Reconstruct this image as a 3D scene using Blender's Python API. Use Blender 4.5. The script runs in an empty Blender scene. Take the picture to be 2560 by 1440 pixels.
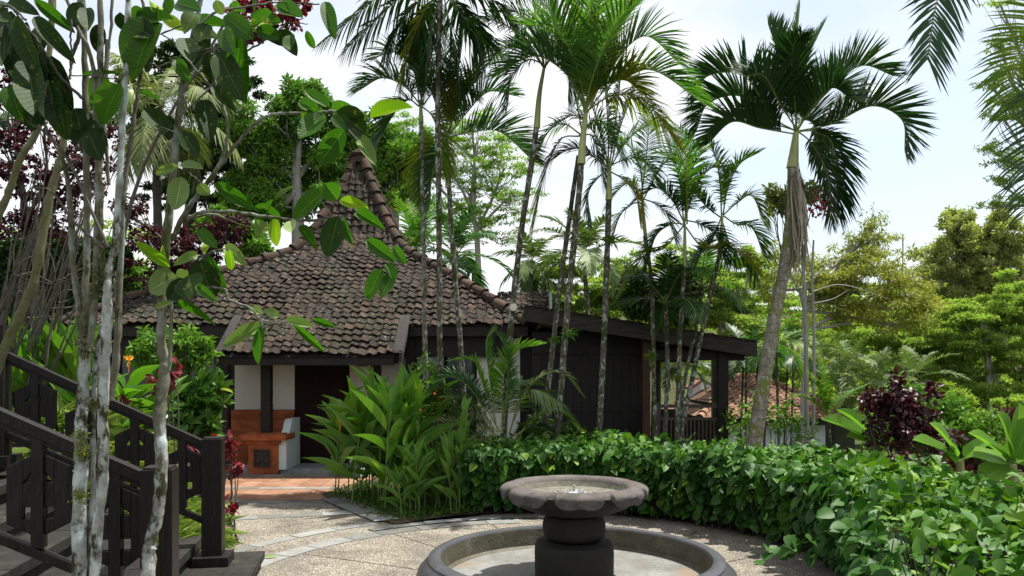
import bpy, math, random
import numpy as np
from mathutils import Vector
random.seed(7); rng = np.random.default_rng(7)
R = math.radians
# ---------------------------------------------------------------- camera
FP, HC, HY = 2000.0, 2.0, 920.0       # focal length in photo pixels, eye height, horizon row
scene = bpy.context.scene
C = scene.collection
cd = bpy.data.cameras.new('camera'); cam = bpy.data.objects.new('camera', cd); C.objects.link(cam)
cam.location = (0, 0, HC); cam.rotation_euler = (R(90), 0, 0)
cd.sensor_width = 36; cd.lens = FP / 2560 * 36; cd.shift_y = (HY - 720) / 2560
cd.clip_start = .05; cd.clip_end = 3000
scene.camera = cam
# ---------------------------------------------------------------- world and sun
SUN = Vector((.32, .11, .94)).normalized()
sun_el = math.asin(SUN.z); sun_az = math.atan2(SUN.x, SUN.y)
w = bpy.data.worlds.new('World'); scene.world = w; w.use_nodes = True
nt = w.node_tree; nt.nodes.clear()
def N(t, kind, **kw):
    n = t.nodes.new(kind)
    for k, v in kw.items():
        if k in n.inputs.keys(): n.inputs[k].default_value = v
        else: setattr(n, k, v)
    return n
sky = N(nt, 'ShaderNodeTexSky', sky_type='NISHITA', sun_disc=False, sun_elevation=sun_el, sun_rotation=sun_az, air_density=1.2, dust_density=2.0)
b1 = N(nt, 'ShaderNodeBackground', Strength=.12)
b2 = N(nt, 'ShaderNodeBackground', Color=(.95, .975, 1, 1), Strength=.60)
tc = N(nt, 'ShaderNodeTexCoord'); mp = N(nt, 'ShaderNodeMapping'); mp.inputs['Scale'].default_value = (1, 1, 2.6); mp.inputs['Location'].default_value = (.35, .1, .3)
nz = N(nt, 'ShaderNodeTexNoise', Scale=1.7, Detail=5, Roughness=.5, Distortion=.3)
rp = N(nt, 'ShaderNodeValToRGB'); rp.color_ramp.elements[0].position = .37; rp.color_ramp.elements[1].position = .52
rp.color_ramp.elements[0].color = (.45, .45, .45, 1); rp.color_ramp.elements[1].color = (1, 1, 1, 1)
mx = N(nt, 'ShaderNodeMixShader'); ow = N(nt, 'ShaderNodeOutputWorld')
L = nt.links.new
L(tc.outputs['Generated'], mp.inputs['Vector']); L(mp.outputs[0], nz.inputs['Vector']); L(nz.outputs['Fac'], rp.inputs[0])
L(sky.outputs[0], b1.inputs[0]); L(rp.outputs[0], mx.inputs[0]); L(b1.outputs[0], mx.inputs[1]); L(b2.outputs[0], mx.inputs[2]); L(mx.outputs[0], ow.inputs[0])
sd = bpy.data.lights.new('sun', 'SUN'); sd.energy = 5.0; sd.angle = R(.6); sd.color = (1, .95, .86)
so = bpy.data.objects.new('sun', sd); C.objects.link(so); so.rotation_euler = SUN.to_track_quat('Z', 'Y').to_euler(); so.location = SUN * 60
scene.view_settings.view_transform = 'Standard'; scene.view_settings.look = 'None'
scene.view_settings.exposure = .88; scene.view_settings.gamma = 1
try:
    scene.cycles.max_bounces = 8; scene.cycles.diffuse_bounces = 4; scene.cycles.transmission_bounces = 5; scene.cycles.transparent_max_bounces = 6
    scene.cycles.caustics_reflective = False; scene.cycles.caustics_refractive = False
except Exception: pass
# ---------------------------------------------------------------- helpers
def at(x, y, Y): return np.array(((x - 1280) / FP * Y, Y, HC - (y - HY) / FP * Y))
def gx(x, y, z=0.):
    Y = (HC - z) * FP / (y - HY); return np.array(((x - 1280) / FP * Y, Y, z))
def sm(t): t = np.clip(t, 0, 1); return t * t * (3 - 2 * t)
def hgt(x, y):
    x = np.asarray(x, float); y = np.asarray(y, float)
    h = -2.1 * sm((x - 3.6) / 4.5) * sm((y - 10.5) / 7)
    h = h - 1.2 * sm((y - 24) / 8) * (1 - sm((x - 3.6) / 4.5))
    h = h + 1.15 * sm((-3.5 - x) / .8) * (1 - sm((y - 8.9) / .9)) * sm((y - 7.55) / .5)
    h = h + 14 * sm((y - 60) / 90)
    return h
def nrm(a): return a / np.maximum(np.linalg.norm(a, axis=-1, keepdims=True), 1e-9)
def unit(v): v = np.asarray(v, float); return v / (np.linalg.norm(v) + 1e-12)
class MB:
    def __init__(s): s.V = []; s.A = []; s.Q = []; s.T = []; s.mQ = []; s.mT = []; s.n = 0
    def add(s, V, Q=None, T=None, lc=None, m=0):
        V = np.asarray(V, float).reshape(-1, 3)
        if lc is None: lc = np.zeros((len(V), 3)); lc[:, 2] = .5
        lc = np.asarray(lc, float)
        if lc.ndim == 0: a = np.zeros((len(V), 3)); a[:, 2] = lc; lc = a
        s.V.append(V); s.A.append(lc)
        if Q is not None and len(Q): Q = np.asarray(Q, int).reshape(-1, 4) + s.n; s.Q.append(Q); s.mQ.append(np.full(len(Q), m))
        if T is not None and len(T): T = np.asarray(T, int).reshape(-1, 3) + s.n; s.T.append(T); s.mT.append(np.full(len(T), m))
        s.n += len(V); return s
    def grid(s, P, lc=None, m=0, cu=False):
        P = np.asarray(P, float); r, c = P.shape[:2]
        i = np.arange(r * c).reshape(r, c)
        if cu: i = np.concatenate([i, i[:, :1]], 1)
        Q = np.stack([i[:-1, :-1], i[:-1, 1:], i[1:, 1:], i[1:, :-1]], -1).reshape(-1, 4)
        return s.add(P.reshape(-1, 3), Q, lc=None if lc is None else (lc if np.ndim(lc) == 0 else np.asarray(lc).reshape(-1, 3)), m=m)
    def box(s, a, b, m=0, rnd=.5, rot=0, bev=0):
        a = np.array(a, float); b = np.array(b, float); c = (a + b) / 2
        k = np.array([[x, y, z] for z in (0, 1) for y in (0, 1) for x in (0, 1)], float)
        V = a + (b - a) * k
        if rot: q = V - c; V = np.stack([q[:, 0] * math.cos(rot) - q[:, 1] * math.sin(rot), q[:, 0] * math.sin(rot) + q[:, 1] * math.cos(rot), q[:, 2]], 1) + c
        return s.add(V, [[0, 2, 3, 1], [4, 5, 7, 6], [0, 1, 5, 4], [2, 6, 7, 3], [1, 3, 7, 5], [0, 4, 6, 2]], lc=rnd, m=m)
    def obox(s, o, ax, ay, az, m=0, rnd=.5):      # a box spanned by three edge vectors from corner o
        o, ax, ay, az = [np.array(q, float) for q in (o, ax, ay, az)]
        V = [o + ax * x + ay * y + az * z for z in (0, 1) for y in (0, 1) for x in (0, 1)]
        return s.add(V, [[0, 2, 3, 1], [4, 5, 7, 6], [0, 1, 5, 4], [2, 6, 7, 3], [1, 3, 7, 5], [0, 4, 6, 2]], lc=rnd, m=m)
    def tube(s, pts, rad, n=8, m=0, rnd=.5, cap=True, wob=0):
        P = np.asarray(pts, float); k = len(P); rad = np.broadcast_to(np.asarray(rad, float), (k,))
        T = nrm(np.gradient(P, axis=0)); ref = np.array((0, 1, 0.)) if abs(T[:, 1]).mean() < .8 else np.array((1., 0, 0))
        U = nrm(np.cross(T, ref)); W = np.cross(U, T)
        a = np.linspace(0, 2 * math.pi, n, endpoint=False)
        rr = rad[:, None] * (1 + (wob * rng.standard_normal((k, n)) if wob else 0))
        G = P[:, None] + rr[..., None] * (U[:, None] * np.cos(a)[None, :, None] + W[:, None] * np.sin(a)[None, :, None])
        lc = np.zeros((k, n, 3)); lc[..., 0] = a / 6.283; lc[..., 1] = np.linspace(0, 1, k)[:, None]; lc[..., 2] = rnd
        s.grid(G, lc, m, cu=True)
        if cap:
            for e in (0, -1):
                s.add(np.vstack([G[e], P[e:e + 1] if e == 0 else P[-1:]]), T=[[i, (i + 1) % n, n] for i in range(n)], lc=rnd, m=m)
        return s
    def lathe(s, prof, c, n=48, m=0, rnd=.5):
        a = np.linspace(0, 2 * math.pi, n, endpoint=False); pr = np.asarray(prof, float)
        G = np.stack([c[0] + pr[:, :1] * np.cos(a), c[1] + pr[:, :1] * np.sin(a), c[2] + pr[:, 1:2] + 0 * a], -1)
        return s.grid(G, rnd, m, cu=True)
    def inst(s, tm, P, D, Nn, Ls, Ws, r, m=0):      # tm = (verts(k,3) local: x width, y length, z normal; quads; uv)
        tv, tq, uv = tm; P = np.asarray(P, float); n = len(P)
        if not n: return s
        D = nrm(np.asarray(D, float)); S = nrm(np.cross(D, Nn)); Z = np.cross(S, D)
        Ls = np.broadcast_to(Ls, (n,)); Ws = np.broadcast_to(Ws, (n,)); k = len(tv)
        V = P[:, None] + S[:, None] * (tv[None, :, 0:1] * Ws[:, None, None]) + D[:, None] * (tv[None, :, 1:2] * Ls[:, None, None]) + Z[:, None] * (tv[None, :, 2:3] * Ls[:, None, None])
        Q = (tq[None] + (np.arange(n) * k)[:, None, None]).reshape(-1, 4)
        lc = np.zeros((n, k, 3)); lc[..., :2] = uv[None]; lc[..., 2] = np.broadcast_to(r, (n,))[:, None]
        return s.add(V.reshape(-1, 3), Q, lc=lc.reshape(-1, 3), m=m)
WL = {}
def link_mesh(name, mb, mats, parent=None, loc=None, smooth=True, sharp=True):
    V = np.concatenate(mb.V); A = np.concatenate(mb.A)
    Q = np.concatenate(mb.Q) if mb.Q else np.zeros((0, 4), int); T = np.concatenate(mb.T) if mb.T else np.zeros((0, 3), int)
    o0 = np.array(WL[parent.name] if parent is not None else (loc if loc is not None else (0, 0, 0)), float)
    V = V - o0
    me = bpy.data.meshes.new(name)
    me.vertices.add(len(V)); me.vertices.foreach_set('co', V.astype(np.float32).ravel())
    nl = len(Q) * 4 + len(T) * 3; me.loops.add(nl); me.loops.foreach_set('vertex_index', np.concatenate([Q.ravel(), T.ravel()]).astype(np.int32))
    me.polygons.add(len(Q) + len(T))
    st = np.concatenate([np.arange(len(Q)) * 4, len(Q) * 4 + np.arange(len(T)) * 3]).astype(np.int32)
    me.polygons.foreach_set('loop_start', st)
    mi = np.concatenate((mb.mQ or [np.zeros(0, int)]) + (mb.mT or [np.zeros(0, int)])).astype(np.int32)
    if not isinstance(mats, (list, tuple)): mats = [mats]
    for x in mats: me.materials.append(x)
    me.polygons.foreach_set('material_index', mi)
    me.polygons.foreach_set('use_smooth', np.full(len(Q) + len(T), smooth))
    at_ = me.attributes.new('lc', 'FLOAT_VECTOR', 'POINT'); at_.data.foreach_set('vector', A.astype(np.float32).ravel())
    me.update(calc_edges=True)
    if smooth and sharp: me.set_sharp_from_angle(angle=R(38))
    ob = bpy.data.objects.new(name, me); C.objects.link(ob)
    if parent is not None: ob.parent = parent; WL[ob.name] = tuple(o0)
    else: ob.location = o0; WL[ob.name] = tuple(o0)
    return ob
def tag(o, label, cat, group=None, kind=None):
    if label: o['label'] = label
    if cat: o['category'] = cat
    if group: o['group'] = group
    if kind: o['kind'] = kind
    return o
def thing(name, label, cat, loc, group=None):
    o = bpy.data.objects.new(name, None); C.objects.link(o); o.location = tuple(loc); o.empty_display_size = .2
    WL[o.name] = tuple(loc); return tag(o, label, cat, group)
def part(name, mb, mats, parent, smooth=True): return link_mesh(name, mb, mats, parent, smooth=smooth)
def struct(name, mb, mats, smooth=False, label=None, cat=None):
    o = link_mesh(name, mb, mats, smooth=smooth); o['kind'] = 'structure'
    o['label'] = label or name.replace('_', ' '); o['category'] = cat or name.replace('_', ' '); return o
def cat_rom(P, k=6):
    P = np.asarray(P, float); n = len(P)
    if n < 3: t = np.linspace(0, 1, k * 2)[:, None]; return P[0] * (1 - t) + P[-1] * t
    E = np.vstack([2 * P[0] - P[1], P, 2 * P[-1] - P[-2]]); out = []
    for i in range(n - 1):
        p0, p1, p2, p3 = E[i:i + 4]
        for t in np.linspace(0, 1, k, endpoint=False):
            out.append(.5 * ((2 * p1) + (-p0 + p2) * t + (2 * p0 - 5 * p1 + 4 * p2 - p3) * t * t + (-p0 + 3 * p1 - 3 * p2 + p3) * t ** 3))
    out.append(P[-1]); return np.array(out)
def leaf_tm(rows=4, kind='ovate', fold=.12, droop=.15, wave=0., base=.02):
    v = np.linspace(0, 1, rows)
    if kind == 'ovate': wd = np.sin(math.pi * v ** .85) ** .62
    elif kind == 'heart': wd = np.where(v < .02, .35, np.sin(math.pi * np.clip(v, 0, 1) ** .62) ** .75)
    elif kind == 'lance': wd = np.sin(math.pi * v ** .85)
    elif kind == 'blade': wd = np.minimum(1, (v * 5 + .15)) * (1 - v ** 3) ** .8
    elif kind == 'banana': wd = np.minimum(1, v * 6 + .1) * np.minimum(1, ((1 - v) * 5)) ** .6
    wd = np.nan_to_num(wd); wd = np.maximum(wd * .5, base * .5)
    V = []; uv = []
    for i, t in enumerate(v):
        for u in (-1, 0, 1):
            V.append((u * wd[i], t, abs(u) * fold * wd[i] * 2 - droop * t * t + (wave * math.sin(t * 9 + u) * abs(u)))); uv.append((u, t))
    g = np.arange(rows * 3).reshape(rows, 3)
    Q = np.stack([g[:-1, :-1], g[:-1, 1:], g[1:, 1:], g[1:, :-1]], -1).reshape(-1, 4)
    return np.array(V), Q, np.array(uv)
RH = (np.array([(0, 0, 0), (.5, .42, .12), (0, 1, -.08), (-.5, .42, .12)], float), np.array([[0, 1, 2, 3]]), np.array([(0, 0), (1, .4), (0, 1), (-1, .4)], float))
OV3 = leaf_tm(4, 'ovate'); OV5 = leaf_tm(6, 'ovate', .1, .18); HT = leaf_tm(5, 'heart', .12, .2, .015); LN = leaf_tm(4, 'lance', .15, .25); LN6 = leaf_tm(8, 'lance', .12, .3, .01)
# ---------------------------------------------------------------- materials
def mat(name):
    m = bpy.data.materials.new(name); m.use_nodes = True; t = m.node_tree; t.nodes.clear()
    o = N(t, 'ShaderNodeOutputMaterial'); return m, t, o
def ramp(t, cols, fac=None, interp='LINEAR'):
    r = t.nodes.new('ShaderNodeValToRGB'); e = r.color_ramp.elements; r.color_ramp.interpolation = interp
    n = len(cols)
    for i, c in enumerate(cols):
        p, c = (c if isinstance(c[0], (int, float)) and len(c) == 2 else (i / (n - 1), c))
        if i < 2: e[i].position = p
        else: e.new(p)
    srt = sorted(range(n), key=lambda i: 0)
    for i, c in enumerate(cols):
        p, c = (c if len(c) == 2 else (i / (n - 1), c))
        e[i].position = p; e[i].color = (*c, 1)
    if fac is not None: t.links.new(fac, r.inputs[0])
    return r.outputs[0]
def mixc(t, a, b, f, mode='MIX'):
    m = t.nodes.new('ShaderNodeMix'); m.data_type = 'RGBA'; m.blend_type = mode
    for s, v in ((m.inputs[0], f), (m.inputs[6], a), (m.inputs[7], b)):
        if isinstance(v, (int, float)): s.default_value = v
        elif isinstance(v, tuple): s.default_value = (*v, 1)
        else: t.links.new(v, s)
    return m.outputs[2]
def math_(t, op, a, b=0., c=None, clamp=False):
    m = t.nodes.new('ShaderNodeMath'); m.operation = op; m.use_clamp = clamp
    for s, v in zip(m.inputs, (a, b) if c is None else (a, b, c)):
        if isinstance(v, (int, float)): s.default_value = v
        else: t.links.new(v, s)
    return m.outputs[0]
def noise(t, sc, det=4, rough=.55, vec=None, sx=None, dist=0.):
    n = N(t, 'ShaderNodeTexNoise', Scale=sc, Detail=det, Roughness=rough, Distortion=dist)
    if vec is None: vec = N(t, 'ShaderNodeTexCoord').outputs['Object']
    if sx is not None:
        mp = t.nodes.new('ShaderNodeMapping'); mp.inputs['Scale'].default_value = sx; t.links.new(vec, mp.inputs[0]); vec = mp.outputs[0]
    t.links.new(vec, n.inputs['Vector']); return n.outputs['Fac']
def bump(t, h, s=.3, d=.02):
    b = N(t, 'ShaderNodeBump', Strength=s, Distance=d); t.links.new(h, b.inputs['Height']); return b.outputs[0]
def finish(t, o, col, rough=.7, spec=.3, nor=None, metal=0., coat=0.):
    p = N(t, 'ShaderNodeBsdfPrincipled', Metallic=metal)
    p.inputs['Specular IOR Level'].default_value = spec
    for s, v in (('Base Color', col), ('Roughness', rough)):
        if isinstance(v, tuple): p.inputs[s].default_value = (*v, 1)
        elif isinstance(v, (int, float)): p.inputs[s].default_value = v
        else: t.links.new(v, p.inputs[s])
    if nor is not None: t.links.new(nor, p.inputs['Normal'])
    t.links.new(p.outputs[0], o.inputs[0]); return p
def lcs(t):
    a = N(t, 'ShaderNodeAttribute', attribute_name='lc'); s = t.nodes.new('ShaderNodeSeparateXYZ'); t.links.new(a.outputs['Vector'], s.inputs[0]); return s.outputs
def leafmat(name, cols, trans=.3, rough=.45, spec=.4, vein=0, tipc=None, patch=1.2, tcol=(1.25, 1.5, .6)):
    if cols[1][1] > cols[1][0]: cols = [(c[0] * 1.05, c[1] * 1.08, c[2] * (.85 if 'palm' in name else .62)) for c in cols]
    spec *= .6; rough = min(.8, rough + .08)
    m, t, o = mat(name); u, v, r = lcs(t)
    nf = noise(t, patch, 3)
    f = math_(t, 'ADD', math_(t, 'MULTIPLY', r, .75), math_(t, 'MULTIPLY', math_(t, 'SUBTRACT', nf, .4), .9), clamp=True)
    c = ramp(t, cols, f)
    if tipc: c = mixc(t, c, tipc, math_(t, 'MULTIPLY', math_(t, 'POWER', v, 3.), math_(t, 'GREATER_THAN', r, .55)))
    nor = None
    if vein:
        au = math_(t, 'ABSOLUTE', u)
        mid = math_(t, 'LESS_THAN', au, .045)
        sv = math_(t, 'SINE', math_(t, 'MULTIPLY', math_(t, 'SUBTRACT', math_(t, 'MULTIPLY', v, 13.), math_(t, 'MULTIPLY', au, 1.6)), 6.283))
        sv = math_(t, 'POWER', math_(t, 'MAXIMUM', sv, 0.), 8.)
        c = mixc(t, c, tuple(min(1, x * 1.7 + .03) for x in cols[-1]), math_(t, 'MULTIPLY', math_(t, 'MAXIMUM', mid, math_(t, 'MULTIPLY', sv, .35)), .6 * vein))
        sp = noise(t, 28, 2); c = mixc(t, c, (.16, .15, .03), math_(t, 'MULTIPLY', math_(t, 'GREATER_THAN', sp, .66), .6))
        nor = bump(t, math_(t, 'ADD', sv, mid), .35, .003)
    p = N(t, 'ShaderNodeBsdfPrincipled', Roughness=rough); p.inputs['Specular IOR Level'].default_value = spec
    t.links.new(c, p.inputs['Base Color'])
    if nor is not None: t.links.new(nor, p.inputs['Normal'])
    tr = N(t, 'ShaderNodeBsdfTranslucent'); t.links.new(mixc(t, c, tcol, 1., 'MULTIPLY'), tr.inputs[0])
    ms = N(t, 'ShaderNodeMixShader', Fac=trans); t.links.new(p.outputs[0], ms.inputs[1]); t.links.new(tr.outputs[0], ms.inputs[2]); t.links.new(ms.outputs[0], o.inputs[0])
    return m
M = {}
M['palm'] = leafmat('palm_leaf', [(.032, .085, .018), (.055, .14, .026), (.10, .20, .035), (.17, .24, .04)], .38, .38, .5, tipc=(.25, .16, .03))
M['palm_dark'] = leafmat('dark_palm_leaf', [(.012, .036, .012), (.02, .06, .018), (.04, .095, .022)], .15, .38, .5)
M['palm_blue'] = leafmat('mature_palm_leaf', [(.026, .075, .03), (.045, .11, .04), (.08, .16, .05)], .28, .38, .5)
M['palm_lime'] = leafmat('lime_palm_leaf', [(.07, .16, .02), (.13, .27, .03), (.22, .34, .04)], .4, .4, .4)
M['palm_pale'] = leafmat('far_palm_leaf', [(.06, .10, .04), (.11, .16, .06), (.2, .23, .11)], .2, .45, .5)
M['palm_yellow'] = leafmat('yellowing_palm_leaf', [(.06, .12, .02), (.16, .19, .02), (.36, .23, .03)], .35, .45, .3)
M['dead'] = leafmat('dead_frond', [(.16, .13, .10), (.30, .26, .2), (.44, .39, .33)], .1, .8, .2)
M['coconut'] = leafmat('grey_coconut_frond', [(.07, .10, .06), (.15, .18, .11), (.3, .31, .22)], .15, .45, .5)
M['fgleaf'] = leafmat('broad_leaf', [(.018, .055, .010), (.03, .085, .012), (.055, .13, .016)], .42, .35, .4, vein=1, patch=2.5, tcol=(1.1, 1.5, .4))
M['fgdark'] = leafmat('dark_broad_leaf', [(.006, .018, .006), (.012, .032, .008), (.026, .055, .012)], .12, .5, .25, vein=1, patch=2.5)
M['fgpale'] = leafmat('pale_broad_leaf', [(.08, .13, .065), (.13, .19, .1), (.2, .27, .15)], .2, .35, .5, vein=1, patch=2.5)
M['fgyel'] = leafmat('yellow_broad_leaf', [(.09, .20, .012), (.15, .27, .016), (.30, .33, .03)], .4, .4, .4, vein=1, patch=2.5)
M['hedge'] = leafmat('hedge_leaf', [(.010, .038, .012), (.026, .085, .018), (.065, .155, .026), (.17, .26, .04)], .22, .44, .4)
M['helic'] = leafmat('heliconia_leaf', [(.035, .105, .018), (.065, .17, .025), (.13, .26, .04), (.28, .36, .07)], .34, .32, .7, vein=.4)
M['helic2'] = leafmat('young_shell_ginger_leaf', [(.06, .14, .04), (.10, .2, .055), (.16, .26, .08)], .3, .35, .5)
M['broad'] = leafmat('bright_tree_leaf', [(.045, .11, .03), (.08, .17, .045), (.14, .26, .06), (.24, .37, .1)], .25, .5, .35, patch=.35)
M['darktree'] = leafmat('dark_tree_leaf', [(.014, .034, .012), (.028, .06, .02), (.065, .12, .035)], .2, .5, .35, patch=.35)
M['feather'] = leafmat('feathery_leaf', [(.15, .21, .09), (.24, .31, .13), (.36, .43, .2)], .48, .6, .2, patch=.2)
M['wisp'] = leafmat('wispy_leaf', [(.12, .2, .06), (.2, .3, .1), (.28, .38, .14)], .4, .6, .2, patch=.2)
M['olive'] = leafmat('olive_yellow_leaf', [(.10, .12, .04), (.19, .21, .07), (.31, .30, .10), (.38, .26, .12)], .35, .5, .3, patch=.4)
M['greyol'] = leafmat('grey_olive_leaf', [(.17, .19, .11), (.30, .31, .19), (.44, .42, .28)], .4, .5, .3, patch=.4)
M['maroon'] = leafmat('maroon_leaf', [(.022, .010, .012), (.055, .016, .022), (.13, .032, .038)], .22, .45, .4, patch=.6, tcol=(1.5, .6, .6))
M['redpink'] = leafmat('copper_red_leaf', [(.07, .010, .016), (.15, .022, .03), (.26, .07, .075)], .3, .4, .4, tcol=(1.6, .6, .5))
M['cordy'] = leafmat('dark_red_leaf', [(.018, .008, .012), (.045, .014, .02), (.13, .03, .035)], .15, .32, .55, tcol=(1.8, .5, .5))
M['croton'] = leafmat('croton_leaf', [(.012, .045, .014), (.03, .09, .02), (.07, .15, .03), (.32, .3, .05)], .15, .32, .55)
M['bush'] = leafmat('light_bush_leaf', [(.05, .12, .025), (.1, .2, .04), (.19, .3, .08)], .3, .4, .4)
M['silver'] = leafmat('silver_leaf', [(.1, .13, .08), (.23, .26, .18), (.4, .42, .33)], .15, .5, .3)
M['grass'] = leafmat('variegated_grass', [(.12, .2, .06), (.28, .36, .16), (.45, .48, .32)], .2, .5, .3)
M['wallhedge'] = leafmat('tall_hedge_leaf', [(.01, .026, .008), (.02, .05, .012), (.035, .08, .02)], .2, .5, .3)
M['banana'] = leafmat('banana_leaf', [(.07, .17, .04), (.12, .25, .06), (.2, .33, .1)], .35, .4, .4, vein=.5)
M['tuft'] = leafmat('ground_leaf', [(.03, .08, .015), (.06, .14, .025), (.12, .2, .04)], .25, .5, .3)
def bark(name, cols, sc=9, rings=0, moss=None, lich=None, bs=.5, lsc=9.):
    m, t, o = mat(name); tcv = N(t, 'ShaderNodeTexCoord').outputs['Object']
    a = noise(t, sc, 6, .65, tcv); c = ramp(t, cols, a); h = a
    if rings:
        s = t.nodes.new('ShaderNodeSeparateXYZ'); t.links.new(tcv, s.inputs[0])
        w_ = math_(t, 'FRACT', math_(t, 'ADD', math_(t, 'MULTIPLY', s.outputs[2], rings), math_(t, 'MULTIPLY', a, .9)))
        rg = math_(t, 'LESS_THAN', w_, .13); c = mixc(t, c, tuple(x * .5 for x in cols[0]), math_(t, 'MULTIPLY', rg, .6)); h = math_(t, 'SUBTRACT', a, math_(t, 'MULTIPLY', rg, .5))
    if moss: c = mixc(t, c, moss, ramp(t, [(.50, (0, 0, 0)), (.56, (1, 1, 1))], noise(t, 5.5, 6, .7, tcv, (1, 1, .6))))
    if lich: c = mixc(t, c, lich, ramp(t, [(.52, (0, 0, 0)), (.64, (1, 1, 1))], noise(t, lsc, 4, .6, tcv, (1, 1, .6))))
    finish(t, o, c, .85, .2, bump(t, h, bs, .015)); return m
M['bark_white'] = bark('pale_lichen_bark', [(.03, .026, .018), (.15, .145, .12), (.38, .41, .40), (.17, .15, .10)], 9, 0, (.035, .035, .014), (.42, .47, .47))
M['bark_mid'] = bark('mottled_bark', [(.025, .022, .014), (.13, .125, .09), (.24, .25, .21)], 9, 0, (.05, .055, .018), (.22, .25, .23))
M['bark_twig'] = bark('twig_bark', [(.035, .03, .022), (.09, .08, .065), (.17, .155, .13)], 12)
M['bark_dark'] = bark('dark_bark', [(.02, .017, .013), (.05, .043, .034), (.1, .09, .07)], 5)
M['bark_moss'] = bark('mossy_bark', [(.05, .045, .025), (.12, .12, .06), (.2, .2, .13)], 9, 0, (.09, .1, .03))
M['bark_grey'] = bark('grey_bark', [(.14, .13, .11), (.27, .26, .23), (.38, .37, .34)], 6)
M['palm_pole'] = bark('ringed_palm_trunk', [(.035, .03, .022), (.08, .07, .05), (.15, .14, .1)], 9, 7, (.04, .045, .015), (.3, .32, .3), lsc=19.)
M['palm_pole_p'] = bark('pale_palm_trunk', [(.07, .065, .045), (.15, .14, .11), (.24, .24, .2)], 9, 8, (.06, .065, .025), (.34, .36, .33), lsc=17.)
M['palm_big'] = bark('big_palm_trunk', [(.13, .11, .085), (.23, .20, .16), (.34, .31, .25)], 5, 7, (.17, .19, .05), (.36, .35, .3), lsc=16.)
def plain(name, col, rough=.5, spec=.4, nsc=6, var=.25, bs=.15, sx=None, col2=None, metal=0):
    m, t, o = mat(name); a = noise(t, nsc, 6, .6, None, sx)
    c = ramp(t, [(.3, tuple(x * (1 - var) for x in col)), (.7, tuple(min(1, x * (1 + var)) for x in (col2 or col)))], a)
    finish(t, o, c, rough, spec, bump(t, a, bs, .01), metal); return m
M['shaft'] = plain('crownshaft_green', (.18, .24, .07), .45, .4, 4, .4, sx=(1, 1, .3), col2=(.32, .33, .14))
M['rachis'] = plain('frond_stalk', (.16, .2, .05), .45, .4)
M['stem'] = plain('green_stem', (.1, .17, .04), .5, .3)
M['woodstain'] = plain('dark_stained_wood', (.008, .006, .0055), .48, .22, 5, .5, .2, (16, 16, 1.5), col2=(.0145, .0115, .0105))
M['woodblack'] = plain('blackened_timber', (.012, .009, .008), .6, .3, 3, .4, .1, (2, 8, 8))
M['woodbrown'] = plain('reddish_brown_timber', (.05, .021, .01), .55, .3, 3, .4, .1, (8, 8, 1))
M['woodgrey'] = plain('weathered_board', (.04, .037, .034), .8, .2, 5, .5, .4, (8, 1.5, 8))
M['wallwhite'] = plain('limewashed_wall', (.56, .55, .50), .85, .15, 2, .06, .1)
M['wallblue'] = plain('pale_blue_wall', (.55, .63, .63), .85, .15, 2, .06, .1)
M['white'] = plain('white_render', (.75, .76, .78), .85, .15, 2, .04, .05)
M['glass'] = plain('dark_window_glass', (.02, .03, .028), .12, .6, 2, .3, 0)
M['pot'] = plain('glazed_dark_pot', (.012, .009, .01), .15, .7, 4, .3, .05)
M['black'] = plain('black_iron', (.008, .008, .008), .5, .4)
M['soil'] = plain('dark_soil', (.035, .027, .018), .95, .1, 12, .5, .8, col2=(.07, .055, .035))
M['slate'] = plain('grey_slate', (.19, .2, .2), .7, .3, 7, .22, .25, col2=(.24, .245, .235))
M['lamp'] = plain('lamp_housing', (.3, .33, .22), .4, .5)
M['lens'] = plain('lamp_lens', (.5, .48, .38), .25, .5)
def m_stone(name, cols, sc=5, rough=.8, spots=None, sc2=40, bs=.5):
    m, t, o = mat(name); a = noise(t, sc, 8, .65); b = noise(t, sc2, 4, .6)
    c = ramp(t, cols, math_(t, 'ADD', math_(t, 'MULTIPLY', a, .7), math_(t, 'MULTIPLY', b, .3)))
    if spots: c = mixc(t, c, spots, ramp(t, [(.56, (0, 0, 0)), (.64, (1, 1, 1))], noise(t, sc * .7, 6, .7)))
    finish(t, o, c, rough, .3, bump(t, math_(t, 'ADD', a, math_(t, 'MULTIPLY', b, .5)), bs, .015)); return m
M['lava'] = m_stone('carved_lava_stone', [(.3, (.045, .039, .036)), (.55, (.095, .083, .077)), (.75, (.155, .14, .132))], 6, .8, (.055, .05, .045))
M['lavashade'] = m_stone('shaded_lava_stone', [(.3, (.010, .009, .008)), (.7, (.022, .02, .017))], 6, .75)  # darker copy of the lava stone; shade under the bowl put into colour
M['bowlin'] = m_stone('mossy_bowl_inside', [(.3, (.06, .055, .04)), (.55, (.14, .135, .105)), (.75, (.24, .23, .19))], 9, .85, (.05, .048, .03), 60)
M['rimstone'] = m_stone('dark_basin_rim', [(.3, (.035, .037, .042)), (.7, (.08, .083, .09))], 5, .35, None, 50, .25)
M['basin'] = m_stone('stained_basin_concrete', [(.32, (.085, .083, .07)), (.5, (.16, .16, .15)), (.7, (.27, .272, .262))], 2.2, .6, (.2, .15, .1), 30, .15)
M['basinwall'] = m_stone('algae_basin_wall', [(.3, (.035, .034, .022)), (.55, (.085, .08, .055)), (.75, (.16, .155, .12))], 5, .6)
M['step'] = m_stone('dark_step_stone', [(.3, (.005, .0047, .004)), (.5, (.014, .013, .011)), (.72, (.042, .038, .032))], 4, .75, (.035, .038, .02), 35, .9)
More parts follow.
